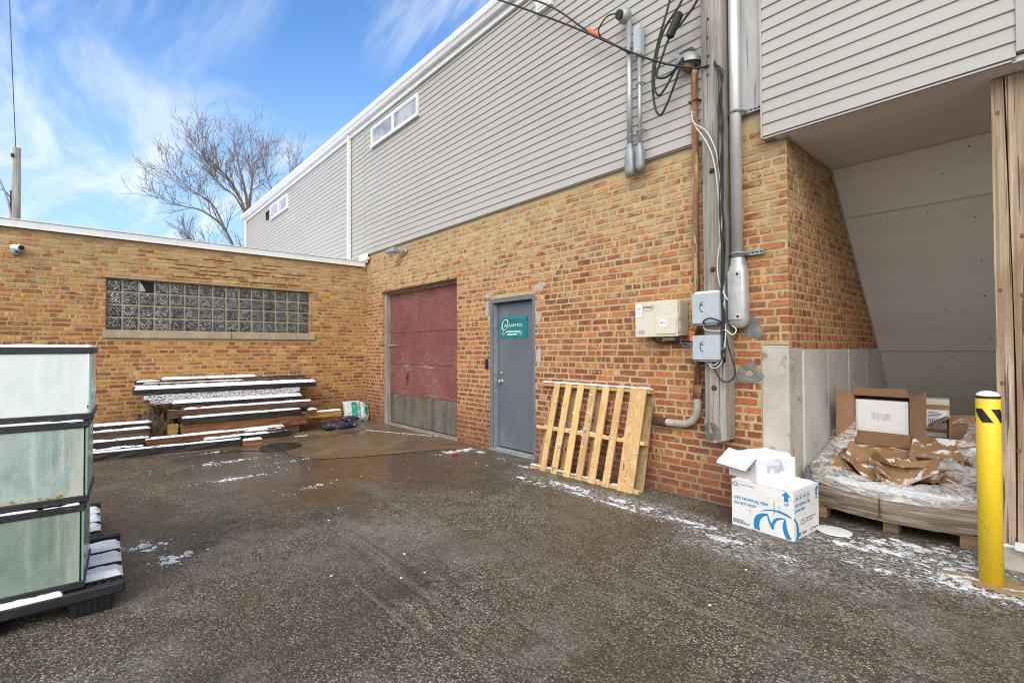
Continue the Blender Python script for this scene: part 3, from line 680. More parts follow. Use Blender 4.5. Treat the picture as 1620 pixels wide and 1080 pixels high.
# siding
def siding(mb, x0, x1, y, z0, z1, e=.1, seed=0):
    r = random.Random(seed); z = z0
    while z < z1-.01:
        zt = min(z+e, z1); x = x0; flip = r.random() < .5
        L = r.uniform(.8, 3.7)
        while x < x1:
            xe = min(x+L, x1)
            if x1-xe < .3: xe = x1
            d = .0015 if flip else 0
            a, b_ = x-(.02 if flip and x > x0 else 0), xe
            yo, yi = y-.016-d, y-.003-d
            mb.poly([(a, yo, z), (b_, yo, z), (b_, yi, zt), (a, yi, zt)])
            mb.poly([(a, yo+.012+d, z-.004), (b_, yo+.012+d, z-.004), (b_, yo, z), (a, yo, z)])
            x = xe; L = 3.66; flip = not flip
        z += e
s = MB(); siding(s, XL-.0, -2.17, -.035, ZB, ZT, seed=1)
s.box(XL, -2.17, -.034, .30, ZB-.012, ZB+.004); s.box(XL, -2.17, -.030, .25, ZB+.005, ZT)
bpart(s, 'siding', M_siding)
s = MB(); siding(s, -19.55, XL-.001, -.035, 3.1, ZT, seed=2); s.box(-19.55, XL-.002, -.030, .25, 3.1, ZT)
bpart(s, 'siding', M_siding)
s = MB(); siding(s, -1.685, -.18, -.10, 3.245, ZT, seed=3); s.box(-1.685, -.18, -.096, -.004, 3.235, ZT)
bpart(s, 'siding', M_siding)
s = MB(); siding(s, -.05, 3.5, -.10, 3.245, ZT, seed=4); s.box(-.05, 3.5, -.096, -.004, 3.235, ZT)
bpart(s, 'siding', M_siding)
for b_ in ((-1.70, -1.6855, -.12, 0, 3.228, ZT), (-.1795, -.0505, -.124, -.004, 3.27, ZT), (-2.185, -2.171, -.06, 0, 3.42, ZT), (-19.62, -19.551, -.06, .25, 3.1, ZT)):
    t = MB(); t.box(*b_); bpart(t, 'corner_trim', M_siding, bevel=.003)
for b_ in ((-1.68, -.2), (-.05, 3.5)):
    t = MB(); t.box(*b_, -.112, -.088, 3.222, 3.234); bpart(t, 'lower_trim', M_siding)
t = MB(); t.box(-2.17, -1.702, -.022, .2, 3.565, ZT); bpart(t, 'plywood_panel', M_ply_white)
t = MB(); t.box(-2.17, -1.55, .0, .2, ZB, 3.563); bpart(t, 'lintel_strip', M_mortar)
t = MB(); t.box(-9.9, -9.5, -.055, -.0535, 3.25, 3.44); t.box(-9.72, -9.45, -.09, -.04, 3.30, 3.36)
bpart(t, 'corner_flashing', M_white)
# body behind the faces
t = MB(); t.box(-19.5, 3.5, .32, 8.0, 3.47, ZT); t.box(-9.6, -1.9, .36, 8.0, 0, 3.46); t.box(.86, 3.45, .31, 8, 0, 3.2); t.box(-1.5, .5, 4.7, 8, 0, 3.2)
bpart(t, 'building_core', M_darkhole)
# roof, fascia, gutter
t = MB(); t.raw([(-19.75, -.12, 6.30), (3.6, -.12, 6.30), (3.6, 4, 6.95), (-19.75, 4, 6.95), (3.6, 8.1, 6.3), (-19.75, 8.1, 6.3)], [(0, 1, 2, 3), (3, 2, 4, 5)])
bpart(t, 'roof', M_white)
t = MB(); t.box(-19.72, 3.6, -.09, -.05, 6.08, 6.29); bpart(t, 'fascia', M_white)
t = MB()
for x0, x1 in ((-19.75, -10.5), (-10.498, -.5), (-.498, 3.6)):
    prof = [(-.092, 6.17), (-.155, 6.17), (-.175, 6.215), (-.195, 6.235), (-.21, 6.30), (-.21, 6.315), (-.19, 6.315), (-.185, 6.30), (-.15, 6.19), (-.092, 6.19)]
    n = len(prof); vs = [(x0, y, z) for y, z in prof]+[(x1, y, z) for y, z in prof]
    t.raw(vs, [(k, (k+1) % n, n+(k+1) % n, n+k) for k in range(n)]+[tuple(range(n)), tuple(range(2*n-1, n-1, -1))])
bpart(t, 'gutter', M_white)
for x0, zlo in ((-10.36, 3.22), (-19.48, 3.22)):
    t = MB(); hw = .042
    t.box(x0-hw, x0+hw, -.125, -.058, zlo, 6.16)
    for k in range(5): xx = x0-hw+.012+k*.0155; t.box(xx, xx+.006, -.129, -.124, zlo, 6.16)
    t.box(x0-hw-.004, x0+hw+.004, -.132, -.056, 6.02, 6.06); t.box(x0-hw-.004, x0+hw+.004, -.132, -.056, 4.6, 4.63)
    bpart(t, 'downspout', M_white, bevel=.003)
# upper windows
def window(x0, x1, z0, z1, y=-.062):
    f = MB(); t_ = .045; xm = (x0+x1)/2
    f.box(x0, x1, y-.03, y+.02, z0, z0+t_); f.box(x0, x1, y-.03, y+.02, z1-t_, z1)
    for a, b_ in ((x0, x0+t_), (xm-t_*.6, xm+t_*.6), (x1-t_, x1)): f.box(a, b_, y-.03, y+.02, z0+t_, z1-t_)
    f.box(x0-.02, x1+.02, y-.045, y-.0305, z0-.02, z0+.015)
    o = bpart(f, 'window', M_white, bevel=.003)
    for a, b_ in ((x0+t_, xm-t_*.6), (xm+t_*.6, x1-t_)):
        q = MB(); q.box(a-.004, b_+.004, y-.008, y-.002, z0+t_-.004, z1-t_+.004)
        q.v = [tuple(Vector(v)-BO) for v in q.v]; q.build('pane', M_pane, o)
        q = MB(); e = .018
        q.box(a, b_, y-.02, y-.009, z0+t_, z0+t_+e); q.box(a, b_, y-.02, y-.009, z1-t_-e, z1-t_); q.box(a, a+e, y-.02, y-.009, z0+t_+e, z1-t_-e); q.box(b_-e, b_, y-.02, y-.009, z0+t_+e, z1-t_-e)
        q.v = [tuple(Vector(v)-BO) for v in q.v]; q.build('sash', M_white, o)
window(-9.29, -7.45, 5.55, 5.95); window(-16.45, -14.72, 5.53, 5.95)
t = MB(); t.box(-4.46, -4.19, -.10, -.05, 5.76, 6.02); t.box(-4.43, -4.22, -.106, -.099, 5.79, 5.99)
for k in range(5): t.box(-4.42, -4.23, -.112, -.105, 5.80+k*.038, 5.815+k*.038)
bpart(t, 'wall_vent', M_white)
t = MB()
for a, b_, c_, d_ in ((-16.86, -16.82, 5.60, 5.86), (-16.63, -16.59, 5.60, 5.86), (-16.82, -16.63, 5.82, 5.86), (-16.82, -16.63, 5.60, 5.64)): t.box(a, b_, -.10, -.05, c_, d_)
bpart(t, 'vent_frame', M_dark)
# soffit of the bay and the sloping underside of the stair
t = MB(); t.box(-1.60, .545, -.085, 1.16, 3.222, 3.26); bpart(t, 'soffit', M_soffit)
t = MB(); sl = 1.84/1.75
M_caulk = mottled('joint_caulk', (.42, .38, .33), (.52, .47, .41), 14, .8)
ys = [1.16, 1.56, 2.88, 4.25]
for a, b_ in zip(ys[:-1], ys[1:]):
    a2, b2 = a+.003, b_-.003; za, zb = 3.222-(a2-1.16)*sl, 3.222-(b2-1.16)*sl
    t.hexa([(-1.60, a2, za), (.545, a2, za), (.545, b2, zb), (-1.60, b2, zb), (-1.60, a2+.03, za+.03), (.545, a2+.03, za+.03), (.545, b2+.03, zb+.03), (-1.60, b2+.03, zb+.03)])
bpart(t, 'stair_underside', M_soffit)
for a in ys[:-1]:
    za = 3.222-(a-1.16)*sl
    t = MB(); t.tube([(-1.53, a-.004, za-.003), (.54, a-.004, za-.003)], .006, 6); bpart(t, 'joint_bead', M_caulk)
t = MB(); t.tube([(-1.522, -.08, 3.218), (-1.522, 1.15, 3.218), (-1.522, 1.16+1.9, 3.216-1.9*sl)], .008, 6)
bpart(t, 'joint_bead', M_caulk)
r = random.Random(3)
for k in range(34):
    y = random.choice(ys[:3])+r.choice((.06, .2, .55, .9, 1.2)); x = -1.5+.16*r.randint(0, 12)+r.uniform(-.02, .02); z = 3.222-(y-1.16)*sl
    if y < 4: t = MB(); t.tube([(x, y-.004, z-.004), (x, y+.004, z+.004)], .006, 6); bpart(t, 'screw_head', M_rusty_dark)
# garage door, its frame
t = MB(); gy = .15
for z0, z1 in ((.03, .585), (.59, 1.165), (1.17, 1.765), (1.77, 2.56)): t.box(GAR[0]-.02+.10, GAR[1]+.02, gy+(.004 if z0 > 1.1 else 0), gy+.04, z0, z1)
gd = bpart(t, 'garage_door', M_garage, bevel=.004)
t = MB(); t.tube([(-8.2, gy-.004, .95), (-8.2, gy-.035, .93), (-8.2, gy-.035, .80), (-8.2, gy-.004, .78)], .008, 8); t.box(-8.225, -8.175, gy-.008, gy+.003, .90, 1.0)
t.v = [tuple(Vector(v)-BO) for v in t.v]; t.build('door_pull', M_rusty_dark, gd)
t = MB(); t.box(-8.86, -8.62, gy-.02, gy+.0035, 1.52, 1.545); t.box(-8.98, -8.86, gy-.05, gy-.02, 1.51, 1.555)
t.v = [tuple(Vector(v)-BO) for v in t.v]; t.build('lock_bar', M_galv, gd)
t = MB(); t.box(GAR[0], GAR[0]+.085, .06, .21, 0, GAR[3]-.0)
t.box(GAR[0]+.086, GAR[1], .12, .148, 2.53, 2.568); t.box(GAR[0]+.086, GAR[1], .0, .30, -.002, .012)
bpart(t, 'garage_frame', M_greywood, bevel=.004)
t = MB()
t.box(GAR[0], GAR[1], -.004, .25, 2.5705, 2.585); bpart(t, 'steel_lintel', M_rusty_dark)
# steel door
t = MB(); d0, d1 = DOOR[0]+.004, DOOR[1]-.004
t.box(d0, d0+.055, .0, .16, .02, 2.165); t.box(d1-.05, d1, .0, .16, .02, 2.165); t.box(d0+.055, d1-.05, .0, .16, 2.11, 2.165)
t.box(d0+.055, d0+.075, .09, .16, .02, 2.11); 
bpart(t, 'door_frame', M_doorframe, bevel=.004)
t = MB(); t.box(d0+.055, d0+.066, .03, .088, .04, 2.1); bpart(t, 'door_edge_strip', M_galv)
t = MB(); t.box(d0+.077, d1-.053, .105, .15, .045, 2.10)
dr = bpart(t, 'steel_door', M_door, bevel=.003)
t = MB(); kx = d0+.14
t.tube([(kx, .106, .98), (kx, .100, .98)], .034, 18); t.tube([(kx, .10, .98), (kx, .07, .98), (kx, .066, .98), (kx, .052, .98), (kx, .045, .98)], [.013, .013, .026, .029, .018], 18)
t.tube([(kx, .106, 1.1), (kx, .09, 1.1)], .02, 14)
t.v = [tuple(Vector(v)-BO) for v in t.v]; t.build('door_knob', M_galv, dr, smooth=True)
t = MB(); t.box(d0-.01, d1+.01, -.03, .17, .0, .022); t.box(d0, d1, .03, .10, .022, .034)
bpart(t, 'threshold', M_galv, bevel=.003)
t = MB(); t.box(-5.625, -5.578, -.035, -.006, 1.16, 1.30); t.box(-5.617, -5.586, -.039, -.034, 1.18, 1.28)
tag(t.build('keypad', M_dark, bevel=.004), 'small black keypad on the brick left of the grey steel door', 'keypad')
# sign on the door
sg = thing('door_sign', 'teal sign with white lettering stuck on the grey steel door', 'sign', (-5.44, .104, 1.60))
t = MB(); 
X, Z = np.meshgrid(np.linspace(0, .585, 30), np.linspace(0, .30, 16)); Yv = -.003-.004*fbm(X*6, Z*9, 2)-.006*np.exp(-((Z-.27)/.03)**2)
t.grid(X, Yv, Z); t.grid(X, Yv*0-.0008, Z); t.build('panel', M_teal, sg, smooth=True)
yy = -.013
text('lettering', 'AQUATICS', M_whiteink, sg, (.11, yy, .155), (1, 0, 0), (0, 0, 1), .38, .045, bold=.004)
t = MB(); ring = []
for k in range(25):
    a = math.radians(20+k*13.6); ring.append((.125+.062*math.cos(a)+.018*math.sin(a), yy, .19+.075*math.sin(a)))
t.tube(ring, [.003+.004*math.sin(math.pi*k/24) for k in range(25)], 6)
t.tube(smoothpath([(.15, yy, .262), (.185, yy, .25), (.19, yy, .215), (.17, yy, .2)], 5), .005, 6)
t.build('emblem', M_whiteink, sg)
t = MB(); r = random.Random(9)
for z, x0, x1 in ((.083, .145, .30), (.083, .315, .43), (.045, .175, .27), (.045, .285, .39)):
    x = x0
    while x < x1: wd = r.uniform(.007, .013); t.box(x, x+wd, yy-.001, yy+.004, z, z+.019); x += wd+.004
for sx in (.09, .46):
    for k in range(4): a = k*1.6; t.tube([(sx+.022*math.cos(a), yy, .068+.02*math.sin(a)), (sx+.022*math.cos(a), yy-.001, .068+.02*math.sin(a))], .008, 8)
t.build('small_print', M_whiteink, sg)
# wall lamp
lp = thing('wall_lamp', 'small grey wedge floodlight high on the brick above the red garage door', 'lamp', (-8.1, -.012, 3.25))
t = MB(); t.tube([(.12, .0, 0), (.12, -.025, 0)], .05, 14); t.tube(smoothpath([(.12, -.02, 0), (.10, -.07, .02), (.04, -.12, .03)], 4), .016, 8); t.build('arm', M_galv_dull, lp, smooth=True)
t = MB(); t.raw([(-.24, -.26, -.005), (.06, -.26, -.03), (.06, -.08, -.03), (-.24, -.08, -.005), (-.2, -.23, .05), (.03, -.22, .07), (.03, -.11, .07), (-.2, -.12, .05)], [(3, 2, 1, 0), (4, 5, 6, 7), (0, 1, 5, 4), (1, 2, 6, 5), (2, 3, 7, 6), (3, 0, 4, 7)])
t.build('housing', M_galv_dull, lp, bevel=.015)
t = MB(); t.raw([(-.21, -.24, -.012), (.03, -.24, -.034), (.03, -.10, -.034), (-.21, -.10, -.012), (-.19, -.22, -.045), (.02, -.22, -.055), (.02, -.12, -.055), (-.19, -.12, -.045)], [(0, 1, 2, 3), (7, 6, 5, 4), (4, 5, 1, 0), (5, 6, 2, 1), (6, 7, 3, 2), (7, 4, 0, 3)])
t.build('lens', M_pane, lp)

# ------------------------------------------------------------------ low building on the left
low = thing('low_brick_building', 'low yellow brick building with a glass block window and white roof edge', 'building', (XL, -3, 0))
LO = Vector((XL, -3, 0))
def lpart(mb, name, mats, parent=None, **k):
    mb.v = [tuple(Vector(p)-LO) for p in mb.v]; return mb.build(name, mats, parent or low, **k)
WY0, WY1, WZ0, WZ1 = -4.20, -1.17, 1.765, 2.555
w = MB(); tones = []
for y0, y1, z0, z1 in ((-9, WY0, 0, 3.16), (WY0, WY1, 0, WZ0-.12), (WY0, WY1, WZ1, 3.16), (WY1, -.001, 0, 3.16)): w.box(XL-.3, XL, y0, y1, z0, z1)
bricks(w, tones, (XL, -7.5, 0), (0, 1, 0), (1, 0, 0), 7.497, 3.16, [(WY0+7.5, WY1+7.5, WZ0-.02, WZ1), (WY0-.02+7.5, WY1+.1+7.5, WZ0-.125, WZ0)], course=.0665, joint=.0155, seed=11, bias=.0, zred=.5)
lw = lpart(w, 'brick_wall', [M_mortar_low, M_brick_low]); set_tones(lw, tones)
# dark weep stains, missing mortar above the window
r = random.Random(5)
for k in range(30):
    row = r.choice((40, 41, 42, 43, 44, 45, 40, 42)); z = row*.0665; y0 = r.uniform(-3.4, -1.5) - (row-40)*.05; L_ = r.uniform(.12, .5)
    if z < WZ1: continue
    t = MB(); t.box(XL-.002, XL+.0035, y0, y0+L_, z-.005, z+.005); lpart(t, 'open_joint', M_darkhole)
t = MB(); t.box(XL-.25, XL+.045, WY0-.02, -2.51, WZ0-.122, WZ0-.004); t.box(XL-.25, XL+.045, -2.495, WY1+.09, WZ0-.122, WZ0-.004)
lpart(t, 'window_sill', M_sill, bevel=.006)
t = MB(); t.box(XL-.3, XL+.02, WY0-.05, WY1+.05, WZ1+.001, WZ1+.012); lpart(t, 'steel_lintel', M_rusty_dark)
gw = MB(); gw.box(XL-.14, XL-.035, WY0, WY1, WZ0, WZ1)
gwo = lpart(gw, 'glass_block_window', M_gfrost)
gb = MB(); tn = []; ny, nz = 15, 4; by, bz = (WY1-WY0)/ny, (WZ1-WZ0)/nz; r = random.Random(4)
for i in range(ny):
    for j in range(nz):
        if i == 2 and j == 3: continue
        y0, y1, z0, z1 = WY0+i*by+.012, WY0+(i+1)*by-.012, WZ0+j*bz+.011, WZ0+(j+1)*bz-.011
        n0 = len(gb.f); q = .016
        gb.raw([(XL-.034, y0, z0), (XL-.034, y1, z0), (XL-.034, y1, z1), (XL-.034, y0, z1), (XL-.012, y0+q, z0+q), (XL-.012, y1-q, z0+q), (XL-.012, y1-q, z1-q), (XL-.012, y0+q, z1-q)], [(4, 5, 6, 7), (0, 1, 5, 4), (1, 2, 6, 5), (2, 3, 7, 6), (3, 0, 4, 7)])
        v = r.uniform(.25, 1)*(1-.3*(i > 10)) * (.75 if j == 3 else 1); tn.append((n0, n0+5, (v, r.random(), r.random())))
o = lpart(gb, 'glass_block', M_gblock, gwo); set_tones(o, tn)
t = MB(); y0, z0 = WY0+2*by, WZ0+3*bz
t.box(XL-.033, XL-.030, y0+.01, y0+by-.01, z0+.01, z0+bz-.01); lpart(t, 'broken_block', M_darkhole, gwo)
t = MB(); t.raw([(XL-.028, y0+.01, z0+.02), (XL-.014, y0+.09, z0+.03), (XL-.02, y0+.05, z0+.12), (XL-.028, y0+.012, z0+.18)], [(0, 1, 2), (0, 2, 3)]); lpart(t, 'glass_shard', M_galv_dull, gwo)
t = MB(); t.box(XL-.35, XL+.055, -9, -3.3, 3.175, 3.265); t.box(XL-.35, XL+.055, -3.297, -.06, 3.175, 3.265); t.box(XL+.052, XL+.064, -9, -.06, 3.160, 3.178)
t.box(XL-.06, XL+.07, -9, -.06, 3.266, 3.28)
lpart(t, 'roof_edge', M_white, bevel=.004)
t = MB(); t.box(-19.5, XL-.36, -9, -.06, 0, 3.12); lpart(t, 'building_core', M_darkhole)
t = MB(); t.box(-19.5, XL-.36, -9, -.06, 3.121, 3.15); lpart(t, 'flat_roof', M_snow)
cm_ = thing('security_camera', 'small white bullet camera on the yellow brick near the left edge', 'camera', (XL+.01, -5.16, 2.83))
t = MB(); t.tube([(0, 0, 0), (.03, 0, 0)], .055, 16); t.tube([(.03, 0, 0), (.07, .01, .02)], .02, 10); t.build('mount', M_galv_dull, cm_, smooth=True)
t = MB(); t.tube([(.0, -.03, .055), (.16, .06, .035)], .042, 16); t.build('camera_body', M_white, cm_, bevel=.005)
t = MB(); t.tube([(.1602, .0601, .035), (.166, .0635, .034)], .034, 16); t.build('lens', M_dark, cm_)

# ------------------------------------------------------------------ utilities on the wall
def simple(mb, name, label, cat, mats, origin, group=None, **k):
    O = Vector(origin); mb.v = [tuple(Vector(p)-O) for p in mb.v]
    return tag(mb.build(name, mats, loc=O, **k), label, cat, group)
# cut-off timber pole against the wall
tp = thing('timber_pole', 'weathered grey timber pole bolted to the brick wall, cut off above the ground', 'pole', (-2.085, -.11, .62))
t = MB(); n = 34
prof = [(-.095, -.085), (-.05, -.098), (.0, -.101), (.055, -.097), (.095, -.082), (.098, 0), (.095, .088), (-.095, .088)]
rings = []
for i in range(n+1):
    z = i/n*5.3; j = [(1+.05*(vnoise(np.array([z*1.3+k*7]), np.array([k*3.3]), 2)[0]-.5)) for k in range(8)]
    rings.append([(x*j[k]-.004*z/5, y*j[k], z + (.0 if i else .03*(x > 0)-.02)) for k, (x, y) in enumerate(prof)])
vs = [p for rg in rings for p in rg]; fs = [(i*8+k, i*8+(k+1) % 8, (i+1)*8+(k+1) % 8, (i+1)*8+k) for i in range(n) for k in range(8)] + [tuple(range(8))[::-1]]
t.raw(vs, fs); t.build('timber', M_greywood, tp)
for zz_ in (.47, 1.53, 2.42): 
    t = MB(); t.tube([(.0, -.095, zz_), (.0, -.108, zz_)], .024, 14); t.tube([(0, -.108, zz_), (0, -.122, zz_)], .014, 6); t.build('bolt', M_rusty_dark, tp)
for k in range(4):
    t = MB(); t.tube([(-.03+.008*(k % 2), -.099, 3.3+.17*k), (-.03+.008*(k % 2), -.105, 3.3+.17*k)], .012, 8); t.build('nail', M_rusty_dark, tp)
M_moss = mottled('dark_mossy_cut', (.07, .068, .05), (.17, .16, .13), 12, .9, 40, .003)
t = MB(); t.raw([(-.094, -.0935, .0), (-.03, -.1055, .0), (.03, -.1055, .015), (.06, -.099, .02), (.05, -.1005, .10), (.0, -.1055, .16), (-.06, -.099, .155), (-.094, -.0935, .13)], [(0, 1, 2, 3, 4, 5, 6, 7)]); t.build('mossy_foot', M_moss, tp)

# rusty conduit with weatherhead and elbow
rc = thing('rusty_conduit', 'rusty steel conduit with hooded weatherhead running down beside the timber pole', 'conduit', (-2.315, -.075, .7))
t = MB(); t.tube([(0, 0, .38), (0, 0, 3.42)], .030, 14); t.build('pipe', M_rust, rc, smooth=True)
t = MB(); t.tube([(0, 0, .27), (0, 0, .40)], .043, 14); t.build('coupling', M_rust, rc, smooth=True)
t = MB(); t.tube(smoothpath([(0, 0, .28), (0, 0, .20), (-.015, 0, .12), (-.06, 0, .05), (-.13, 0, .018), (-.22, .0, .012), (-.34, .0, .01)], 6), .037, 14); t.build('elbow', mottled('weathered_zinc', (.30, .28, .24), (.46, .44, .39), 9, .6, 80, .0008, c3=(.30, .20, .11), spot=.58), rc, smooth=True)
t = MB(); t.tube([(-.33, 0, .01), (-.47, 0, .01)], .046, 14); t.build('sleeve', M_rusty_dark, rc, smooth=True)
t = MB()
nu, nv = 18, 10
U_, V_ = np.meshgrid(np.linspace(0, 2*math.pi, nu), np.linspace(0, math.pi/2, nv))
hx = -.05+.125*np.cos(V_)*np.cos(U_)*1.05; hy = -.03+.085*np.cos(V_)*np.sin(U_); hz = 3.47+.12*np.sin(V_)+.25*(hx+.05)*.5*-1
t.grid(hx, hy, hz); t.grid(-.05+.115*np.cos(U_[:2])*np.array([[1], [.0]]), -.03+.078*np.sin(U_[:2])*np.array([[1], [0]]), 3.462+.0*U_[:2]-.125*(.115*np.cos(U_[:2])*np.array([[1], [0]])))
t.build('weatherhead', M_galv_dull, rc, smooth=True)
t = MB(); t.tube([(-.03, -.02, 3.40), (-.05, -.03, 3.47)], [.036, .075], 14); t.build('throat', M_rust, rc, smooth=True)
snow_cap(rc, -.13, .02, -.08, .02, 3.60, .014, .008, .9, 3)
for zz_ in (3.10, .60): 
    t = MB(); t.tube([(-.05, .06, zz_), (-.04, -.036, zz_), (.04, -.036, zz_), (.05, .06, zz_)], .008, 6); t.build('strap', M_rusty_dark, rc)

# aluminium riser with a conduit body and two strut brackets
ap_ = thing('aluminium_riser', 'thick pale aluminium riser pipe right of the timber pole with rounded pull box', 'conduit', (-1.915, -.095, 1.62))
t = MB(); t.tube([(-.005, 0, .58), (-.01, 0, 4.4)], .0495, 20); t.build('pipe', M_alu, ap_, smooth=True)
t = MB()
secs = [(0.0, .03, .03), (.012, .062, .05), (.045, .083, .07), (.10, .088, .078), (.46, .086, .074), (.53, .075, .066), (.565, .058, .058), (.62, .056, .056)]
for (z, a, b_) in secs: pass
nr = 20; vs = []
for z, a, b_ in secs:
    for k in range(nr):
        an = 2*math.pi*k/nr; ca, sa = math.cos(an), math.sin(an)
        vs.append((a*math.copysign(abs(ca)**.7, ca), b_*math.copysign(abs(sa)**.7, sa), z))
fs = [(i*nr+k, i*nr+(k+1) % nr, (i+1)*nr+(k+1) % nr, (i+1)*nr+k) for i in range(len(secs)-1) for k in range(nr)]+[tuple(range(nr))[::-1]]
t.raw(vs, fs); t.build('pull_box', M_cast, ap_, smooth=True)
t = MB(); t.box(-.058, .058, -.084, -.070, .07, .50); t.build('cover', M_cast, ap_, bevel=.006)
for zz_ in (.10, .47):
    t = MB(); t.tube([(.03, -.080, zz_), (.03, -.09, zz_)], .011, 8); t.build('screw', M_dark, ap_)
for zz_ in (1.92, .66):
    t = MB(); t.box(-.13, .20, .045, .083, zz_-.02, zz_+.02)
    for k in range(4): t.box(.065+.035*k, .088+.035*k, .0435, .0455, zz_-.006, zz_+.006, 1)
    b_ = t.build('strut_bracket', [M_galv_dull, M_darkhole], ap_)
    t = MB(); t.tube([(-.075, .05, zz_), (-.053, -.02, zz_), (-.02, -.053, zz_), (.02, -.053, zz_), (.053, -.02, zz_), (.075, .05, zz_)], .012, 6); t.build('clamp', M_galv_dull, b_)

# two thin conduits with fittings
def thin(name, label, x, z0, z1, r, head):
    o = thing(name, label, 'conduit', (x, -.12, z0), 0)
    t = MB(); t.tube([(0, 0, .25), (0, 0, z1-z0)], r, 12); t.build('pipe', M_galv, o, smooth=True)
    t = MB(); vs = []; sec = [(0, .03, .025), (.02, .05, .04), (.06, .058, .048), (.24, .052, .045), (.29, .034, .034), (.33, r+.006, r+.006)]
    s_ = 1 if head else .8
    for z, a, b_ in sec:
        for k in range(12): an = 2*math.pi*k/12; vs.append((a*s_*math.copysign(abs(math.cos(an))**.7, math.cos(an)), b_*math.copysign(abs(math.sin(an))**.7, math.sin(an)), z*(1 if head else .85)))
    t.raw(vs, [(i*12+k, i*12+(k+1) % 12, (i+1)*12+(k+1) % 12, (i+1)*12+k) for i in range(5) for k in range(12)]+[tuple(range(12))[::-1]])
    t.build('lower_fitting', M_galv_dull, o, smooth=True)
    h = z1-z0
    if head:
        t = MB(); U_, V_ = np.meshgrid(np.linspace(0, 2*math.pi, 16), np.linspace(-math.pi/2, math.pi/2, 9))
        t.grid(-.035+.075*np.cos(V_)*np.cos(U_), -.03+.07*np.cos(V_)*np.sin(U_), h+.06+.085*np.sin(V_)); t.build('weatherhead', M_galv_dull, o, smooth=True)
        t = MB(); t.tube([(-.05, -.085, h+.055), (-.055, -.112, h+.05)], .048, 14); t.build('cable_port', M_dark, o)
    else:
        t = MB(); t.box(-.045, .04, -.05, .05, h-.02, h+.30); t.build('upper_fitting', M_greybox, o, bevel=.02)
        t = MB(); t.box(-.035, .03, -.056, -.049, h+.01, h+.27); t.build('cover', M_greybox, o, bevel=.003)
    for q in (.42, h-.30):
        t = MB(); t.tube([(-.05, .05, q), (-.03, -.02, q), (.03, -.02, q), (.05, .05, q)], .009, 6); t.build('clamp', M_galv_dull, o)
    return o
thin('thin_conduit', 'thin galvanised conduit topped by a black-mouthed weatherhead on the vinyl siding', -3.02, 3.27, 4.92, .030, True)
thin('thin_conduit', 'thinner galvanised conduit with oblong grey fitting at its top, right of the weatherhead conduit', -2.895, 3.29, 4.50, .021, False)

# telecom cabinet
tb = thing('telecom_box', 'beige metal telephone cabinet with lettering and stickers on the brick wall', 'utility box', (-2.92, -.012, 1.56))
t = MB(); t.box(.01, .485, -.155, 0, .008, .345); t.build('cabinet', M_beige_shadow, tb, bevel=.004)
t = MB(); t.box(0, .475, -.186, -.157, 0, .352); t.build('front_cover', M_beige, tb, bevel=.006)
t = MB(); t.box(.22, .36, -.13, -.03, .346, .362); t.build('top_tab', M_beige, tb, bevel=.003)
t = MB(); t.box(.245, .462, -.198, -.1865, .025, .185); t.build('hatch', M_beige, tb, bevel=.003)
t = MB(); t.box(.23, .36, -.05, .0, -.035, -.002); t.build('cable_gland', M_beige_shadow, tb, bevel=.003)
for zz_ in (.17, .045):
    t = MB(); t.box(.486, .492, -.186, -.145, zz_, zz_+.055); t.tube([(.492, -.165, zz_+.035), (.497, -.165, zz_+.035)], .008, 8); t.build('latch', M_beige, tb)
t = MB(); t.box(.008, .088, -.189, -.1863, .205, .335); st_ = t.build('notice_sticker', M_label, tb)
text('logo_lettering', 'AT&T', M_navyink, st_, (.022, -.1895, .28), (1, 0, 0), (0, 0, 1), .05, .016)
t = MB(); 
for k in range(5): t.box(.03, .03+.03+.008*(k % 3), -.1905, -.189, .222+k*.010, .226+k*.010)
t.box(.004, .092, -.1875, -.1862, .203, .2046); t.box(.004, .092, -.1875, -.1862, .3354, .338); t.box(.003, .0075, -.1875, -.1862, .203, .338); t.box(.0885, .092, -.1875, -.1862, .203, .338)
t.build('small_print', M_greyink, st_)
text('maker_lettering', 'eritech', M_ink, tb, (.094, -.1875, .285), (1, 0, 0), (0, 0, 1), .12, .034)
t = MB(); t.tube(smoothpath([(.09, -.1868, .262), (.15, -.1868, .262), (.20, -.1868, .272), (.222, -.1868, .292)], 5), .0018, 5); t.build('logo_stroke', M_ink, tb)
t = MB(); t.box(.295, .36, -.2, -.1983, .10, .165); st2 = t.build('white_sticker', M_label, tb)
t = MB(); t.box(.305, .322, -.2012, -.2, .127, .142); t.box(.33, .35, -.2012, -.2, .131, .137); t.build('print', M_navyink, st2)
t = MB(); t.box(.045, .11, -.1885, -.1863, .03, .07); t.box(.02, .04, -.1885, -.1863, .04, .055); t.build('warning_sticker', M_greyink, tb)

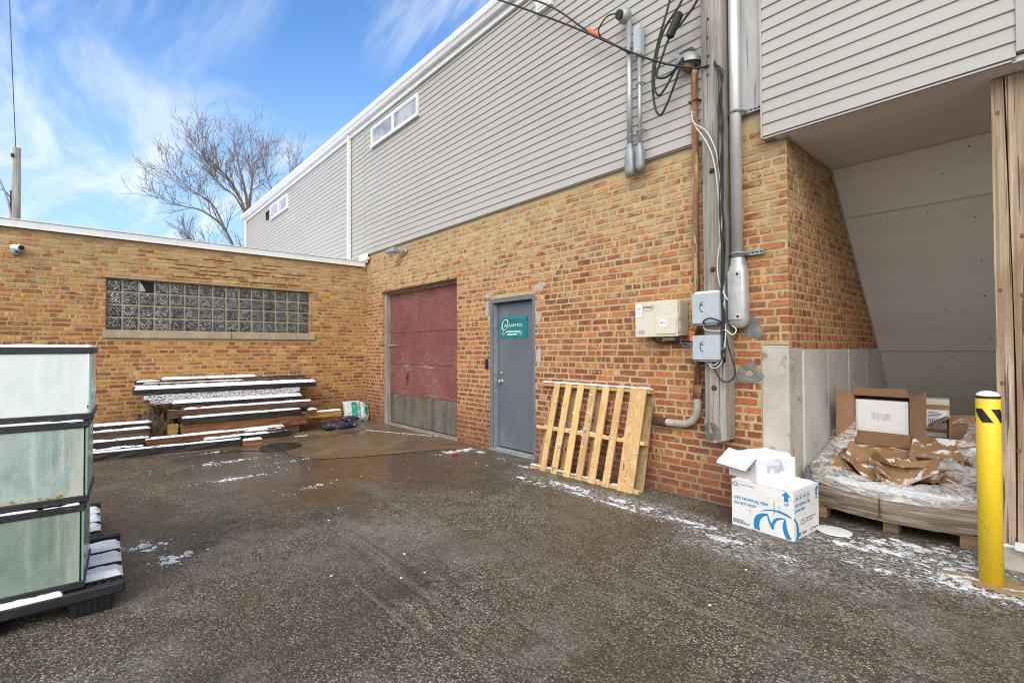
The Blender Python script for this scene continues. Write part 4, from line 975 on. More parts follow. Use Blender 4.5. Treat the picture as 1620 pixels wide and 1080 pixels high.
def greybox(z0, h, w_, label, snow):
    o = thing('junction_box', label, 'utility box', (-2.235, -.21, z0))
    t = MB(); t.box(.006, w_-.006, -.055, 0, .006, h-.006); t.build('box_back', M_greybox, o, bevel=.006)
    t = MB(); t.box(0, w_, -.10, -.057, 0, h); t.box(w_*.40, w_*.405, -.1015, -.0995, .01, h-.01); t.build('lid', M_greybox, o, bevel=.012)
    t = MB(); c_ = w_*.36
    t.tube(smoothpath([(c_+.01, -.102, h*.58+.035), (c_-.012, -.102, h*.58+.02), (c_-.015, -.102, h*.58-.03), (c_+.0, -.102, h*.58-.05), (c_+.012, -.102, h*.58-.055)], 4), .0035, 5)
    t.tube(smoothpath([(c_-.012, -.102, h*.58+.012), (c_+.012, -.102, h*.58+.005)], 3), .005, 5); t.build('emblem', M_ink, o)
    t = MB(); t.box(w_, w_+.018, -.06, -.02, h*.45, h*.65); t.tube([(w_+.018, -.04, h*.55), (w_+.024, -.04, h*.55)], .01, 8); t.build('latch', M_greybox, o)
    t = MB(); t.box(.04, w_-.03, -.085, -.02, -.018, .0); t.build('gland_plate', M_galv_dull, o)
    if snow: snow_cap(o, .005, w_-.005, -.095, -.005, h, .022, .008, 1.0, 4, edge=.02)
    return o
greybox(1.668, .265, .25, 'upper grey plastic junction box with snow on top, mounted on the timber pole', True)
greybox(1.345, .215, .25, 'lower grey plastic junction box on the timber pole, without snow', False)

def cable(name, label, pts, r, mat, cat='cable', group=None, n=8, sides=7):
    t = MB(); t.tube(smoothpath(pts, n), r, sides); return simple(t, name, label, cat, mat, pts[0], group, smooth=True)
cable('service_cable', 'thick black overhead service cable ending at the timber pole top', [(-9.3, -3.2, 8.1), (-6.2, -1.9, 6.55), (-4.6, -1.3, 5.62), (-3.40, -.85, 4.80), (-2.62, -.45, 4.22), (-2.25, -.26, 4.03), (-2.1, -.215, 4.0)], .010, M_dark)
cable('drop_cable', 'twisted black drop cable with orange clamp running to the thin conduits', [(-8.0, -2.2, 7.9), (-5.6, -.9, 6.5), (-4.3, -.25, 5.78), (-3.55, -.18, 5.06), (-3.26, -.17, 4.80), (-2.98, -.16, 4.54)], .011, M_dark)
t = MB(); t.tube([(-3.50, -.205, 5.03), (-3.34, -.205, 4.88)], .02, 8); simple(t, 'cable_clamp', 'orange wedge clamp gripping the drop cable beside the weatherhead', 'clamp', M_orange, (-3.42, -.205, 4.95))
cable('cable_lead', 'short black lead from the weatherhead mouth to the drop cable', [(-3.09, -.22, 5.0), (-3.2, -.26, 5.0), (-3.32, -.25, 4.93), (-3.34, -.2, 4.86)], .008, M_dark)
Yc = -.2
loops = [[(-2.36, -.2, 5.4), (-2.49, Yc, 4.83), (-2.63, Yc, 4.46), (-2.69, Yc, 4.18), (-2.67, Yc, 3.86), (-2.61, Yc, 3.74), (-2.54, Yc, 3.81), (-2.45, Yc, 3.98), (-2.37, Yc, 4.16)],
         [(-2.20, -.24, 5.2), (-2.34, Yc-.02, 4.76), (-2.54, Yc-.03, 4.54), (-2.63, Yc-.03, 4.28), (-2.66, Yc-.02, 4.04), (-2.61, Yc-.02, 3.93), (-2.53, Yc-.02, 3.98), (-2.44, Yc, 4.12), (-2.36, Yc, 4.18)],
         [(-2.06, -.25, 5.0), (-2.18, Yc-.04, 4.66), (-2.33, Yc-.04, 4.52), (-2.47, Yc-.05, 4.42), (-2.56, Yc-.05, 4.25), (-2.62, Yc-.04, 4.12), (-2.54, Yc-.03, 4.07), (-2.45, Yc-.02, 4.1), (-2.36, Yc, 4.2)]]
for p_, l_ in zip(loops, ('black cable hanging in the longest loop below the weatherhead', 'black cable hanging in the middle loop below the weatherhead', 'black cable with a fat splice sleeve looping into the weatherhead')):
    cable('hanging_cable', l_, p_, .0115, M_dark, group='looped cables at the weatherhead')
t = MB(); t.tube([(-2.475, Yc-.055, 4.415), (-2.465, Yc-.055, 4.43), (-2.37, Yc-.045, 4.60), (-2.36, Yc-.045, 4.615)], [.02, .042, .042, .02], 10); simple(t, 'splice_sleeve', 'fat black splice sleeve on the hanging cable left of the timber pole', 'cable splice', M_dark, (-2.42, -.25, 4.5), smooth=False)
# wires down the right side of the pole
base_x = -1.972
for k in range(5):
    r = random.Random(k); pts = []
    pts.append((-2.05, -.215, 3.98+.01*k))
    for z in np.linspace(3.86, 1.32, 14): pts.append((base_x-.012+.014*r.uniform(-1, 1)+.01*(k % 3), -.235-.012*k+.012*r.uniform(-1, 1), z))
    cable('black_wire', 'black wire in the bundle running down the right edge of the timber pole', pts, .0065, M_dark, 'wire', 'black wires along the pole', 4, 5)
cable('white_wire', 'white wire swinging from the siding across the pole, upper strand', [(-2.33, -.06, 3.74), (-2.31, -.14, 3.66), (-2.24, -.225, 3.52), (-2.12, -.235, 3.40), (-2.03, -.24, 3.18), (-1.99, -.255, 2.9), (-1.985, -.25, 2.5), (-2.03, -.24, 2.2), (-2.0, -.26, 2.0), (-1.93, -.27, 1.86)], .0055, M_wire_white, 'wire')
cable('white_wire', 'white wire swinging from the siding across the pole, lower strand', [(-2.33, -.06, 3.71), (-2.30, -.15, 3.60), (-2.22, -.225, 3.47), (-2.13, -.235, 3.32), (-2.06, -.24, 3.14), (-2.015, -.25, 2.85), (-2.0, -.25, 2.45), (-1.985, -.24, 2.15), (-1.97, -.24, 1.75), (-1.96, -.26, 1.5), (-2.02, -.27, 1.32), (-2.1, -.26, 1.3), (-2.14, -.25, 1.34)], .0055, M_wire_white, 'wire')
cable('white_wire', 'white wire curled between the two grey junction boxes', [(-2.16, -.26, 1.655), (-2.13, -.27, 1.61), (-2.02, -.275, 1.595), (-1.95, -.27, 1.60), (-1.90, -.25, 1.56), (-1.88, -.22, 1.60), (-1.92, -.2, 1.64)], .005, M_wire_white, 'wire')
cable('white_wire', 'white wire curled under the lower grey junction box', [(-1.98, -.28, 1.45), (-1.965, -.28, 1.38), (-1.99, -.28, 1.31), (-2.04, -.27, 1.27), (-2.10, -.26, 1.29), (-2.06, -.25, 1.35)], .005, M_wire_white, 'wire')
cable('black_wire', 'black wire drooping in a loop below and right of the lower junction box', [(-1.97, -.25, 1.60), (-1.93, -.24, 1.42), (-1.89, -.23, 1.26), (-1.91, -.23, 1.18), (-1.97, -.24, 1.15), (-2.03, -.25, 1.2), (-2.09, -.25, 1.33)], .007, M_dark, 'wire')
cable('black_wire', 'black wire arching over the lower junction box from the upper one', [(-2.13, -.27, 1.65), (-2.12, -.33, 1.68), (-2.06, -.345, 1.705), (-2.0, -.33, 1.69), (-1.97, -.27, 1.66)], .007, M_dark, 'wire')
cable('black_wire', 'black wire under the beige telephone cabinet', [(-2.80, -.06, 1.555), (-2.76, -.05, 1.51), (-2.66, -.04, 1.50), (-2.50, -.05, 1.51), (-2.35, -.09, 1.51)], .010, M_dark, 'wire')
cable('blue_wire', 'blue wire hanging below the beige telephone cabinet', [(-2.50, -.06, 1.555), (-2.48, -.07, 1.49), (-2.43, -.08, 1.455), (-2.37, -.10, 1.47), (-2.33, -.11, 1.5)], .007, M_wire_blue, 'wire')
t = MB(); t.box(-2.37, -2.31, -.128, -.108, 1.575, 1.605); t.box(-2.36, -2.335, -.128, -.108, 1.51, 1.57); simple(t, 'cable_tag', 'orange plastic tag on the rusty conduit', 'tag', M_orange, (-2.34, -.11, 1.55), bevel=.004)

# ------------------------------------------------------------------ leaning pallet
wp = thing('wooden_pallet', 'new pale wooden pallet leaning on the brick wall with snow on its rails', 'pallet', (-3.60, -.34, 0))
TILT = math.atan2(.235, 1.02); Mt = Matrix.Rotation(-TILT, 3, 'X')   # local z leans into the wall
def pboard(x0, x1, y0, y1, z0, z1, name, mat, sk=0, bev=.003):
    t = MB(); P8 = [(x0, y0, z0), (x1, y0, z0), (x1, y1, z0), (x0, y1, z0), (x0+sk, y0, z1), (x1+sk, y0, z1), (x1+sk, y1, z1), (x0+sk, y1, z1)]
    t.hexa([tuple(Mt @ Vector(p)) for p in P8]); return t.build(name, mat, wp, bevel=bev)
H_ = 1.055
for z0 in (.0, .485, H_-.04): 
    o = pboard(-.775, .775, .019, .105, z0, z0+.04, 'rail', M_pine_x)
    # snow riding on the rail, seen between the boards
    q = MB(); r = random.Random(int(z0*10))
    for k in range(26):
        x = -.77+1.5*k/26; 
        if r.random() < .25 and z0 < 1: continue
        L_ = r.uniform(.03, .06); hh = r.uniform(.008, .02)
        a = [(x, .022, z0+.0402), (x+L_, .022, z0+.0402), (x+L_, .085, z0+.0402), (x, .085, z0+.0402), (x+.01, .032, z0+.04+hh), (x+L_-.01, .032, z0+.04+hh), (x+L_-.01, .075, z0+.04+hh), (x+.01, .075, z0+.04+hh)]
        q.hexa([tuple(Mt @ Vector(p)) for p in a])
    q.build('snow_cap', M_snow, o, bevel=.008, smooth=True)
t = MB(); 
X, Y = np.meshgrid(np.linspace(-.775, .775, 90), np.linspace(-.002, .106, 8)); e = np.minimum(np.minimum(X+.775, .775-X)/.03, np.minimum(Y+.002, .106-Y)/.02)
Z = H_+.001+.022*np.sqrt(np.clip(e, 0, 1))*(.5+fbm(X*8, Y*8, 1))
t.grid(X, Y, Z); t.v = [tuple(Mt @ Vector(p)) for p in t.v]; t.build('snow_cap', M_snow, wp, smooth=True)
xs = [(-.515, .085), (-.335, .09), (-.14, .09), (.04, .088), (.225, .09), (.41, .085)]
for k, (xc, wd) in enumerate(xs): pboard(xc-wd/2-.025, xc+wd/2-.025, -.001, .018, -.002, H_-.002, 'deck_board', M_pine, .03+.008*(k % 2))
pboard(.535, .725, -.001, .018, -.002, H_-.002, 'deck_board', M_pine, .02)
tag(pboard(-.73, -.60, .106, .122, -.002, H_-.01, 'back_board', M_pine_dark, .06), 'dark back board')
tag(pboard(.62, .775, .106, .122, -.002, H_-.01, 'back_board', M_pine_dark, .0), 'dark back board')
for xc in (-.3, .1): tag(pboard(xc-.06, xc+.06, .106, .122, -.002, H_-.01, 'back_board', M_pine_dark, .0), 'dark back board')
q = MB(); r = random.Random(2)                      # flecks of snow caught on the boards
for k in range(75):
    xc, wd = r.choice(xs+[(.655, .19)]); x = xc+r.uniform(-.4, .4)*wd-.01; z = r.uniform(.04, .62) if r.random() < .8 else r.uniform(.6, 1.0); a, b_ = r.uniform(.004, .012), r.uniform(.002, .006)
    q.hexa([tuple(Mt @ Vector(p)) for p in ((x-a, -.009, z-b_), (x+a, -.009, z-b_), (x+a, -.0012, z-b_), (x-a, -.0012, z-b_), (x-a*.6, -.007, z+b_), (x+a*.6, -.007, z+b_), (x+a*.6, -.0012, z+b_), (x-a*.6, -.0012, z+b_))])
q.build('snow_fleck', M_snow, wp)
for (x, z, s_) in ((-.30, .28, 'TM6'), (-.325, .045, '247')): 
    o = text('stamp', s_, M_ink, wp, (0, 0, 0), (1, 0, 0), (0, 0, 1), .065, .032)
    for v in o.data.vertices: v.co = Mt @ (v.co+Vector((x-.052, -.0015, z)))

# ------------------------------------------------------------------ fish carton, foam carton and lid
fb = thing('fish_carton', 'white carton with blue LIVE TROPICAL FISH print and wave emblem, snow on top', 'carton', (-1.84, -.43, 0), math.atan2(-.04, .48))
t = MB(); t.box(0, .48, 0, .44, 0, .368); t.build('carton', M_whitecard, fb, bevel=.004)
t = MB(); t.box(-.0012, .4812, -.0012, .4412, .3685, .3715); t.box(.0, .48, .216, .224, .3716, .3725); t.build('top_flaps', M_whitecard, fb)
def front(u, v, d): return (u, -.0004-d, v)
def side(u, v, d): return (.4804+d, u, v)
polys = dict(wave1=[(0.187, 0.019), (0.18, 0.048), (0.182, 0.084), (0.194, 0.117), (0.219, 0.14), (0.255, 0.157), (0.293, 0.16), (0.298, 0.148), (0.269, 0.137), (0.245, 0.116), (0.229, 0.085), (0.226, 0.048), (0.233, 0.012)],
 wave2=[(0.287, 0.153), (0.296, 0.15), (0.306, 0.118), (0.319, 0.092), (0.334, 0.125), (0.357, 0.146), (0.391, 0.157), (0.423, 0.155), (0.426, 0.15), (0.39, 0.143), (0.359, 0.124), (0.342, 0.093), (0.336, 0.046), (0.318, 0.057), (0.302, 0.087), (0.29, 0.125)],
 wave3=[(0.421, 0.155), (0.427, 0.145), (0.43, 0.101), (0.444, 0.054), (0.467, 0.013), (0.43, 0.007), (0.412, 0.038), (0.402, 0.081), (0.403, 0.116), (0.412, 0.141)],
 arc=[(0.23, 0.163), (0.273, 0.189), (0.331, 0.204), (0.387, 0.205), (0.435, 0.195), (0.467, 0.177), (0.466, 0.167), (0.429, 0.179), (0.381, 0.189), (0.325, 0.191), (0.273, 0.179)])
t = MB()
for i, k in enumerate(('wave1', 'wave3', 'arc', 'wave2')): t.prism(polys[k], front, .0006+.0002*i)
t.prism([(0.005, .17), (.018, .172), (0.076, 0.117), (0.089, 0.047), (0.075, 0.004), (0.039, 0.004), (0.051, 0.062), (0.043, 0.119), (.028, .145), (.005, .16)], side, .0008)
t.build('wave_emblem', M_blueink, fb)
t = MB(); t.prism([(.396, .326), (.428, .362), (.463, .327), (.444, .323), (.447, .286), (.414, .284), (.414, .323)], front, .0008)
t.prism([(.362, .324), (.414, .36), (.428, .322), (.405, .324), (.411, .276), (.378, .281), (.38, .322)], side, .0008); t.build('arrow', M_blueink, fb)
F = dict(xdir=(1, 0, 0), ydir=(0, 0, 1)); D_ = dict(xdir=(0, 1, 0), ydir=(0, 0, 1))
text('lettering', 'UP', M_blueink, fb, (.414, -.0004, .254), width=.034, height=.022, bold=.02, **F)
text('lettering', 'LIVE TROPICAL FISH', M_blueink, fb, (.02, -.0004, .219), width=.275, height=.023, bold=.03, **F)
text('lettering', 'DO NOT DROP', M_blueink, fb, (.021, -.0004, .178), width=.18, height=.023, bold=.03, **F)
text('lettering', 'QUALITY MARINE', M_navyink, fb, (.067, -.0004, .333), width=.12, height=.011, **F)
text('lettering', 'UP', M_blueink, fb, (.4804, .378, .252), width=.032, height=.019, bold=.02, **D_)
text('lettering', 'LIVE TROPICAL FISH', M_blueink, fb, (.4804, .028, .247), width=.256, height=.025, bold=.02, **D_)
text('lettering', 'DO NOT DROP', M_blueink, fb, (.4804, .024, .207), width=.165, height=.025, bold=.02, **D_)
text('lettering', 'the earliest risk\nnot to miss', M_navyink, fb, (.4804, .205, .108), width=.17, height=.036, **D_)
def ringmark(mb, cx, cz, rx, rz, fn, th=.004):
    n = 24; o = [(cx+rx*math.cos(2*math.pi*k/n), cz+rz*math.sin(2*math.pi*k/n)) for k in range(n)]; i_ = [(cx+(x-cx)*(1-th/rx), cz+(z-cz)*(1-th/rz)) for x, z in o]
    mb.raw([fn(x, z, .0008) for x, z in o]+[fn(x, z, .0008) for x, z in i_], [(k, (k+1) % n, n+(k+1) % n, n+k) for k in range(n)])
t = MB(); ringmark(t, .031, .338, .026, .018, front); ringmark(t, .033, .338, .017, .010, front, .003); t.prism([(.042, .328), (.058, .316), (.054, .326)], front, .0008)
ringmark(t, .148, .122, .036, .024, side); ringmark(t, .15, .124, .022, .013, side, .003); t.prism([(.165, .108), (.185, .094), (.178, .106)], side, .0008)
r = random.Random(1)
for z, x1 in ((.052, .09), (.043, .10), (.034, .145), (.025, .15)):
    x = .01
    while x < x1: wd = r.uniform(.006, .014); t.prism([(x, z), (x+wd, z), (x+wd, z+.0055), (x, z+.0055)], front, .0007); x += wd+.003
for x0, x1 in ((.14, .22), (.33, .42)):
    x = x0
    while x < x1: wd = .012; t.prism([(x, .03), (x+wd, .03), (x+wd, .042), (x, .042)], side, .0007); x += wd+.004
t.build('brand_mark', M_navyink, fb)
t = MB(); ringmark(t, .30, .036, .014, .014, side, .009); t.tube([(.4806, .10, .036), (.4812, .10, .036)], .016, 12); t.build('round_mark', M_blueink, fb)
for k in range(4): t = MB(); x0 = .035+k*.062; ringmark(t, x0+.026, .312, .026, .026, side, .003); t.prism([(x0+.012, .300), (x0+.038, .302), (x0+.036, .318), (x0+.02, .322)], side, .0007); t.build('care_symbol', M_blueink, fb)
t = MB(); r = random.Random(6)                     # faint bubble pattern and scuffs on the front
for k in range(46):
    x, z = r.uniform(.02, .47), r.uniform(.27, .315); a = r.uniform(.003, .006); t.prism([(x, z), (x+a, z), (x+a, z+a), (x, z+a)], front, .0004)
for x, z0, z1, w_ in ((.335, .16, .275, .012), (.375, .17, .26, .008), (.21, .20, .24, .01), (.15, .10, .17, .006)): t.prism([(x, z0), (x+w_, z0+.01), (x+w_*.8, z1), (x-.002, z1-.02)], front, .0003)
M_scuff = mottled('grey_scuff', (.38, .35, .33), (.6, .58, .56), 60, .8); t.build('scuff', M_scuff, fb)
snow_cap(fb, .01, .472, .01, .432, .3725, .018, .008, 1.05, 7, edge=.03)

a_ = math.atan2(.40, .17) - math.pi/2
uc = thing('foam_carton', 'small white carton with a snow-heaped open flap resting on the fish carton', 'carton', (-1.63, -.45, .379), a_)
LY, LX, HH = .40, .30, .175
t = MB(); t.box(-LX, 0, 0, LY, 0, HH); t.build('carton', M_foam_stain, uc, bevel=.004)
t = MB(); t.hexa([(-LX-.02, -.10, HH-.085), (-.01, -.10, HH-.085), (-.005, .01, HH+.004), (-LX-.02, .01, HH+.004), (-LX-.02, -.102, HH-.079), (-.01, -.102, HH-.079), (-.005, .008, HH+.01), (-LX-.02, .008, HH+.01)]); t.build('flap', M_card2, uc)
t = MB(); t.prism([(.03, .10), (.034, .10), (.034, .15), (.03, .15)], lambda u, v, d: (-u*2.2, -.0003-d, v-.02), .0006); t.build('green_mark', M_bag_green, uc)
snow_cap(uc, -LX+.005, -.005, .01, LY-.01, HH, .03, .008, 1.1, 5, edge=.025)
t = MB(); X, Y = np.meshgrid(np.linspace(-LX-.03, -.012, 46), np.linspace(-.105, .03, 26)); e = np.minimum(np.minimum(X+LX+.03, -.012-X), np.minimum(Y+.105, .6))
Z = HH+.008+np.minimum(0, Y)*.80 + .034*np.sqrt(np.clip(e/.03, 0, 1))*(.5+fbm(X*14, Y*14, 3)) ; t.grid(X, Y, Z); t.build('snow_cap', M_snow, uc, smooth=True)
t = MB(); n = 30; pts = []
for k in range(n): an = 2*math.pi*k/n; pts.append((.12*math.cos(an)*(1+.05*math.sin(3*an)), .10*math.sin(an)))
t.raw([(x, y, .0) for x, y in pts]+[(x, y, .012) for x, y in pts]+[(0, 0, .017)], [(k, (k+1) % n, n+(k+1) % n, n+k) for k in range(n)]+[(n+k, n+(k+1) % n, 2*n) for k in range(n)])
tag(t.build('foam_sheet', M_foam, smooth=False, loc=(-1.225, -.03, .006)), 'rounded white foam sheet lying on the asphalt beside the fish carton', 'foam sheet')
def rock(name, label, loc, s_, mat, seed):
    U_, V_ = np.meshgrid(np.linspace(0, 2*math.pi, 19), np.linspace(-math.pi/2, math.pi/2, 11)); rr = 1+.35*(fbm(np.cos(U_)*1.5+seed+3, V_*1.5+np.sin(U_)*1.4+9, seed)-.5)
    t = MB(); t.grid(s_[0]*rr*np.cos(V_)*np.cos(U_), s_[1]*rr*np.cos(V_)*np.sin(U_), s_[2]*(1+rr*np.sin(V_))); return tag(t.build(name, mat, loc=loc, smooth=True), label, 'stone')
rock('stone', 'upright grey stone between the fish carton and the concrete wall', (-1.475, .20, -.01), (.035, .045, .225), M_stone, 1)
rock('stone', 'rounder tan stone beside the grey one at the concrete wall', (-1.44, .31, .12), (.045, .05, .165), M_stone2, 4)

# ------------------------------------------------------------------ wrapped bin on a pallet
bp = thing('bin_pallet', 'low damp wooden pallet under the wrapped cardboard bin', 'pallet', (-.95, .85, 0))
for y0 in (-.55, -.05, .42):
    for x0 in (-.52, -.03, .42): t = MB(); t.box(x0, x0+.10, y0, y0+.12, 0, .085); t.build('block', M_palletwood, bp, bevel=.004)
for y0 in (-.55, -.05, .42): t = MB(); t.box(-.53, .53, y0, y0+.12, .0855, .103); t.build('stringer_board', M_palletwood, bp, bevel=.003)
for k in range(7): t = MB(); t.box(-.53+.155*k, -.53+.155*k+.10, -.56, .55, .1035, .122); t.build('deck_board', M_palletwood, bp, bevel=.003)
bn = thing('cardboard_bin', 'squashed brown cardboard bin wrapped in clear plastic film on the low pallet', 'bin', (-.95, .85, .122))
outline = [(-.52, -.42), (-.49, -.55), (-.25, -.62), (.0, -.655), (.03, -.655), (.3, -.63), (.52, -.57), (.55, -.3), (.54, .3), (.45, .5), (-.45, .5), (-.54, .3)]
n = len(outline); t = MB(); ht = []
for k in range(n): ht.append(.245 if outline[k][1] < -.4 else .30)
ht[3] = ht[4] = .20; ht[2] = .215; ht[5] = .215; ht[1] = .24
lv = 5; vs = []
for j in range(lv+1):
    q = j/lv
    for k, (x, y) in enumerate(outline):
        b_ = 1+.03*math.sin(q*math.pi)+.03*q+.006*math.sin(q*19+k); vs.append((x*b_, y*b_, q*ht[k]-.0+(-.02 if j == 0 and outline[k][1] < -.58 else 0)))
fs = [(j*n+k, j*n+(k+1) % n, (j+1)*n+(k+1) % n, (j+1)*n+k) for j in range(lv) for k in range(n)]
t.raw(vs, fs); o = t.build('bin_wall', M_wrapcard, bn); sol = o.modifiers.new('s', 'SOLIDIFY'); sol.thickness = .012
t = MB(); t.box(-.46, .46, -.02, .44, .1005, .428); t.box(-.47, .47, -.5, .46, .0, .10); t.build('packed_base', M_card2, bn)
t = MB(); t.tube([(-.02, -.678, .01), (-.022, -.684, .1), (-.018, -.69, .205)], .005, 5); t.build('seam', M_rusty_dark, bn)
t = MB()                                            # hand-drawn mark on the left end
for p_ in ([(-.50, -.55, .21), (-.495, -.555, .165), (-.45, -.567, .162)], [(-.43, -.57, .16), (-.425, -.576, .21), (-.38, -.587, .215), (-.385, -.587, .17)]): t.tube([(x*1.045, y*1.045-.004, z) for x, y, z in p_], .003, 5)
t.build('pen_mark', M_ink, bn)
# plastic film thrown over the rim
nx, nb = 260, 44; th = np.linspace(0, 2*math.pi, nx)
oa = np.array(outline+[outline[0]]); cum = np.concatenate([[0], np.cumsum(np.hypot(*np.diff(oa, axis=0).T))]); cum /= cum[-1]
bx, by = np.interp(np.linspace(0, 1, nx), cum, oa[:, 0]), np.interp(np.linspace(0, 1, nx), cum, oa[:, 1])
hb = np.interp(np.linspace(0, 1, nx), cum, np.array(ht+[ht[0]]))
back = np.clip((by+.45)/.7, 0, 1)
Q = np.linspace(0, 1, nb)[:, None]; K = np.linspace(0, 1, nx)[None, :]
fold = fbm(K*60+0*Q, Q*3, 5)-.5; fold2 = fbm(K*18, Q*5, 8)-.5
# profile: from outside below the rim, up, over a roll, then inwards
t1 = np.clip(Q/.4, 0, 1); t2 = np.clip((Q-.4)/.6, 0, 1)
rimh = hb[None, :]+.05+back[None, :]*(.17+.06*np.sin(K*25))
zz_ = np.where(Q < .4, hb[None, :]-.045*(1-t1)+(rimh-hb[None, :])*t1, rimh+.035*np.sin(t2*3.0)+back[None, :]*.10*t2-.03*t2)
sc_ = np.where(Q < .4, 1.075, 1.07-t2*(.34+.10*np.sin(K*31)))
X = bx[None, :]*(sc_+.05*fold+.05*fold2); Y = by[None, :]*(sc_+.05*fold+.05*fold2); Z = zz_+.07*fold*(.3+t2)+.09*fold2*(.2+t2)
t = MB(); t.grid(X, Y, Z); t.build('plastic_film', M_wrap, bn, smooth=True)
for i, (x, y, h_) in enumerate(((.33, -.12, .2), (.02, .1, .12), (-.35, .02, .15))):
    X, Y = np.meshgrid(np.linspace(-.16, .16, 34), np.linspace(-.1, .1, 24)); rr = np.clip(1-np.hypot(X/.16, Y/.1), 0, 1); fz = fbm(X*22+i, Y*16, 20+i)
    t = MB(); t.grid(x+X+.06*(fz-.5), y+Y, .24+h_*np.sqrt(rr)*(.4+1.1*fz)+.06*fz); t.build('plastic_film', M_wrap, bn, smooth=True)
snow_cap(bn, -.47, .49, -.60, -.40, .20, .03, .012, .80, 12, edge=.05)
# crumpled cardboard heaped in the bin
def crumple(loc, size, rot, seed, label):
    L_, W_ = size; nx, ny = 15, 9; X, Y = np.meshgrid(np.linspace(-L_/2, L_/2, nx), np.linspace(-W_/2, W_/2, ny)); r = random.Random(seed)
    Z = 0*X
    for k in range(3):
        a = r.uniform(0, math.pi); c_ = r.uniform(-.08, .08); d = X*math.cos(a)+Y*math.sin(a)-c_; Z = Z + np.abs(d)*r.choice((-1, 1))*r.uniform(.2, .5)
    Z = Z + .02*(fbm(X*12+seed, Y*12, seed)-.5)
    t = MB(); t.grid(X, Y, Z)
    Mr = Matrix.Rotation(rot[2], 3, 'Z') @ Matrix.Rotation(rot[1], 3, 'Y') @ Matrix.Rotation(rot[0], 3, 'X'); t.v = [tuple(Mr @ Vector(p)) for p in t.v]
    o = t.build('cardboard_flap', M_card2, loc=loc); s_ = o.modifiers.new('s', 'SOLIDIFY'); s_.thickness = .006
    return tag(o, label, 'cardboard', 'crumpled cardboard in the wrapped bin')
LBL = 'crumpled brown cardboard flap in the snow-dusted heap inside the wrapped bin'
for i, (x, y, z, L_, W_, rx, ry, rz) in enumerate(((-1.24, .62, .50, .38, .26, .5, .5, .3), (-1.0, .60, .51, .40, .24, .35, -.15, -.2), (-.86, .52, .46, .46, .22, .45, .1, .15), (-.66, .55, .48, .34, .28, .4, -.25, .4), (-.52, .62, .47, .34, .28, .3, .1, -.3), (-1.08, .46, .44, .34, .2, .4, .3, -.5), (-.78, .42, .42, .36, .16, .3, -.1, .2), (-.95, .72, .54, .5, .2, .9, .0, .05), (-.58, .75, .56, .4, .26, .5, .15, .1), (-1.2, .78, .46, .36, .3, .3, .2, .1), (-1.14, .50, .50, .22, .2, .8, .5, 1.1), (-.92, .46, .49, .24, .16, -.4, .6, .5), (-.72, .62, .53, .22, .2, .9, -.4, -.8), (-.60, .45, .47, .24, .2, .2, -.5, .9), (-1.02, .55, .56, .2, .22, -.5, .3, .3), (-.84, .60, .55, .26, .18, .7, .2, -1.0))):
    crumple((x, y-.05, z-.09), (L_*.8, W_*.9), (rx*.6, ry*.8, rz), i+2, LBL)
# open box on its side with a foam block inside
ob = thing('open_box', 'open brown cardboard box lying on its side, flaps spread, on the wrapped bin', 'box', (-1.125, 1.0, .555), -.03)
bw, bh, bd_ = .215, .45, .42; th = .006
t = MB(); t.box(-bw, bw, 0, bd_, 0, th); t.box(-bw, bw, 0, bd_, bh-th, bh); t.box(-bw, -bw+th, 0, bd_, th, bh-th); t.box(bw-th, bw, 0, bd_, th, bh-th); t.box(-bw, bw, bd_-th, bd_, th, bh-th); t.build('carton', M_card, ob)
def flap(pts, name='flap'):
    a, b_, c_, d_ = [Vector(p) for p in pts]; nn = (b_-a).cross(d_-a).normalized()*.006
    t = MB(); t.hexa([a, b_, c_, d_, a+nn, b_+nn, c_+nn, d_+nn]); return t.build(name, M_card, ob)
flap([(-bw, -.001, .0), (-bw-.10, -.14, -.02), (-bw-.085, -.15, bh+.045), (-bw, -.001, bh)])
flap([(bw, -.001, bh), (bw+.125, -.12, bh+.06), (bw+.12, -.12, .0), (bw, -.001, 0)])
flap([(-bw+.01, -.001, bh), (bw-.01, -.001, bh), (bw-.015, -.03, bh+.07), (-bw+.015, -.03, bh+.07)])
flap([(bw+.004, -.012, .0), (-bw-.01, -.012, .0), (-bw-.012, -.05, .125), (bw+.0, -.05, .125)])
fo = thing('foam_block', 'white foam block with a grey barcode label inside the open cardboard box', 'foam block', (-1.125, 1.03, .562), -.03)
t = MB(); t.box(-.205, .195, 0, .30, 0, .40); t.build('block', M_foam, fo, bevel=.012)
t = MB(); t.box(-.185, .175, -.006, .001, .03, .385); t.build('raised_face', M_foam, fo, bevel=.012)
t = MB(); r = random.Random(5)
for k in range(14): x = -.075+k*.0105; t.box(x, x+r.uniform(.004, .009), -.0078, -.0062, .22+r.uniform(-.01, .01), .285+r.uniform(-.01, .01))
t.build('barcode_label', mottled('faded_ink', (.50, .50, .54), (.62, .62, .66), 60, .8), fo)
# taped foam box with a shipping label
sb = thing('taped_box', 'small off-white box with brown tape and a shipping label behind the open box', 'box', (-.76, 1.13, .66), .12)
t = MB(); t.box(-.09, .09, 0, .22, 0, .33); t.build('carton', mottled('cream_foam', (.52, .50, .42), (.62, .6, .52), 6, .7, 60, .001), sb, bevel=.012)
for z_ in ((.245, .285), (.045, .075)): t = MB(); t.box(-.092, .092, -.0015, .0, *z_); t.build('tape', M_card, sb)
t = MB(); t.box(-.065, .07, -.003, -.0016, .10, .235); l_ = t.build('shipping_label', M_label, sb)
t = MB()
for k in range(9): t.box(-.05+.012*k, -.05+.012*k+.006, -.0042, -.003, .13, .165)
for k in range(4): t.box(-.05, .02+.01*(k % 3), -.0042, -.003, .18+k*.012, .185+k*.012)
t.build('print', M_navyink, l_)
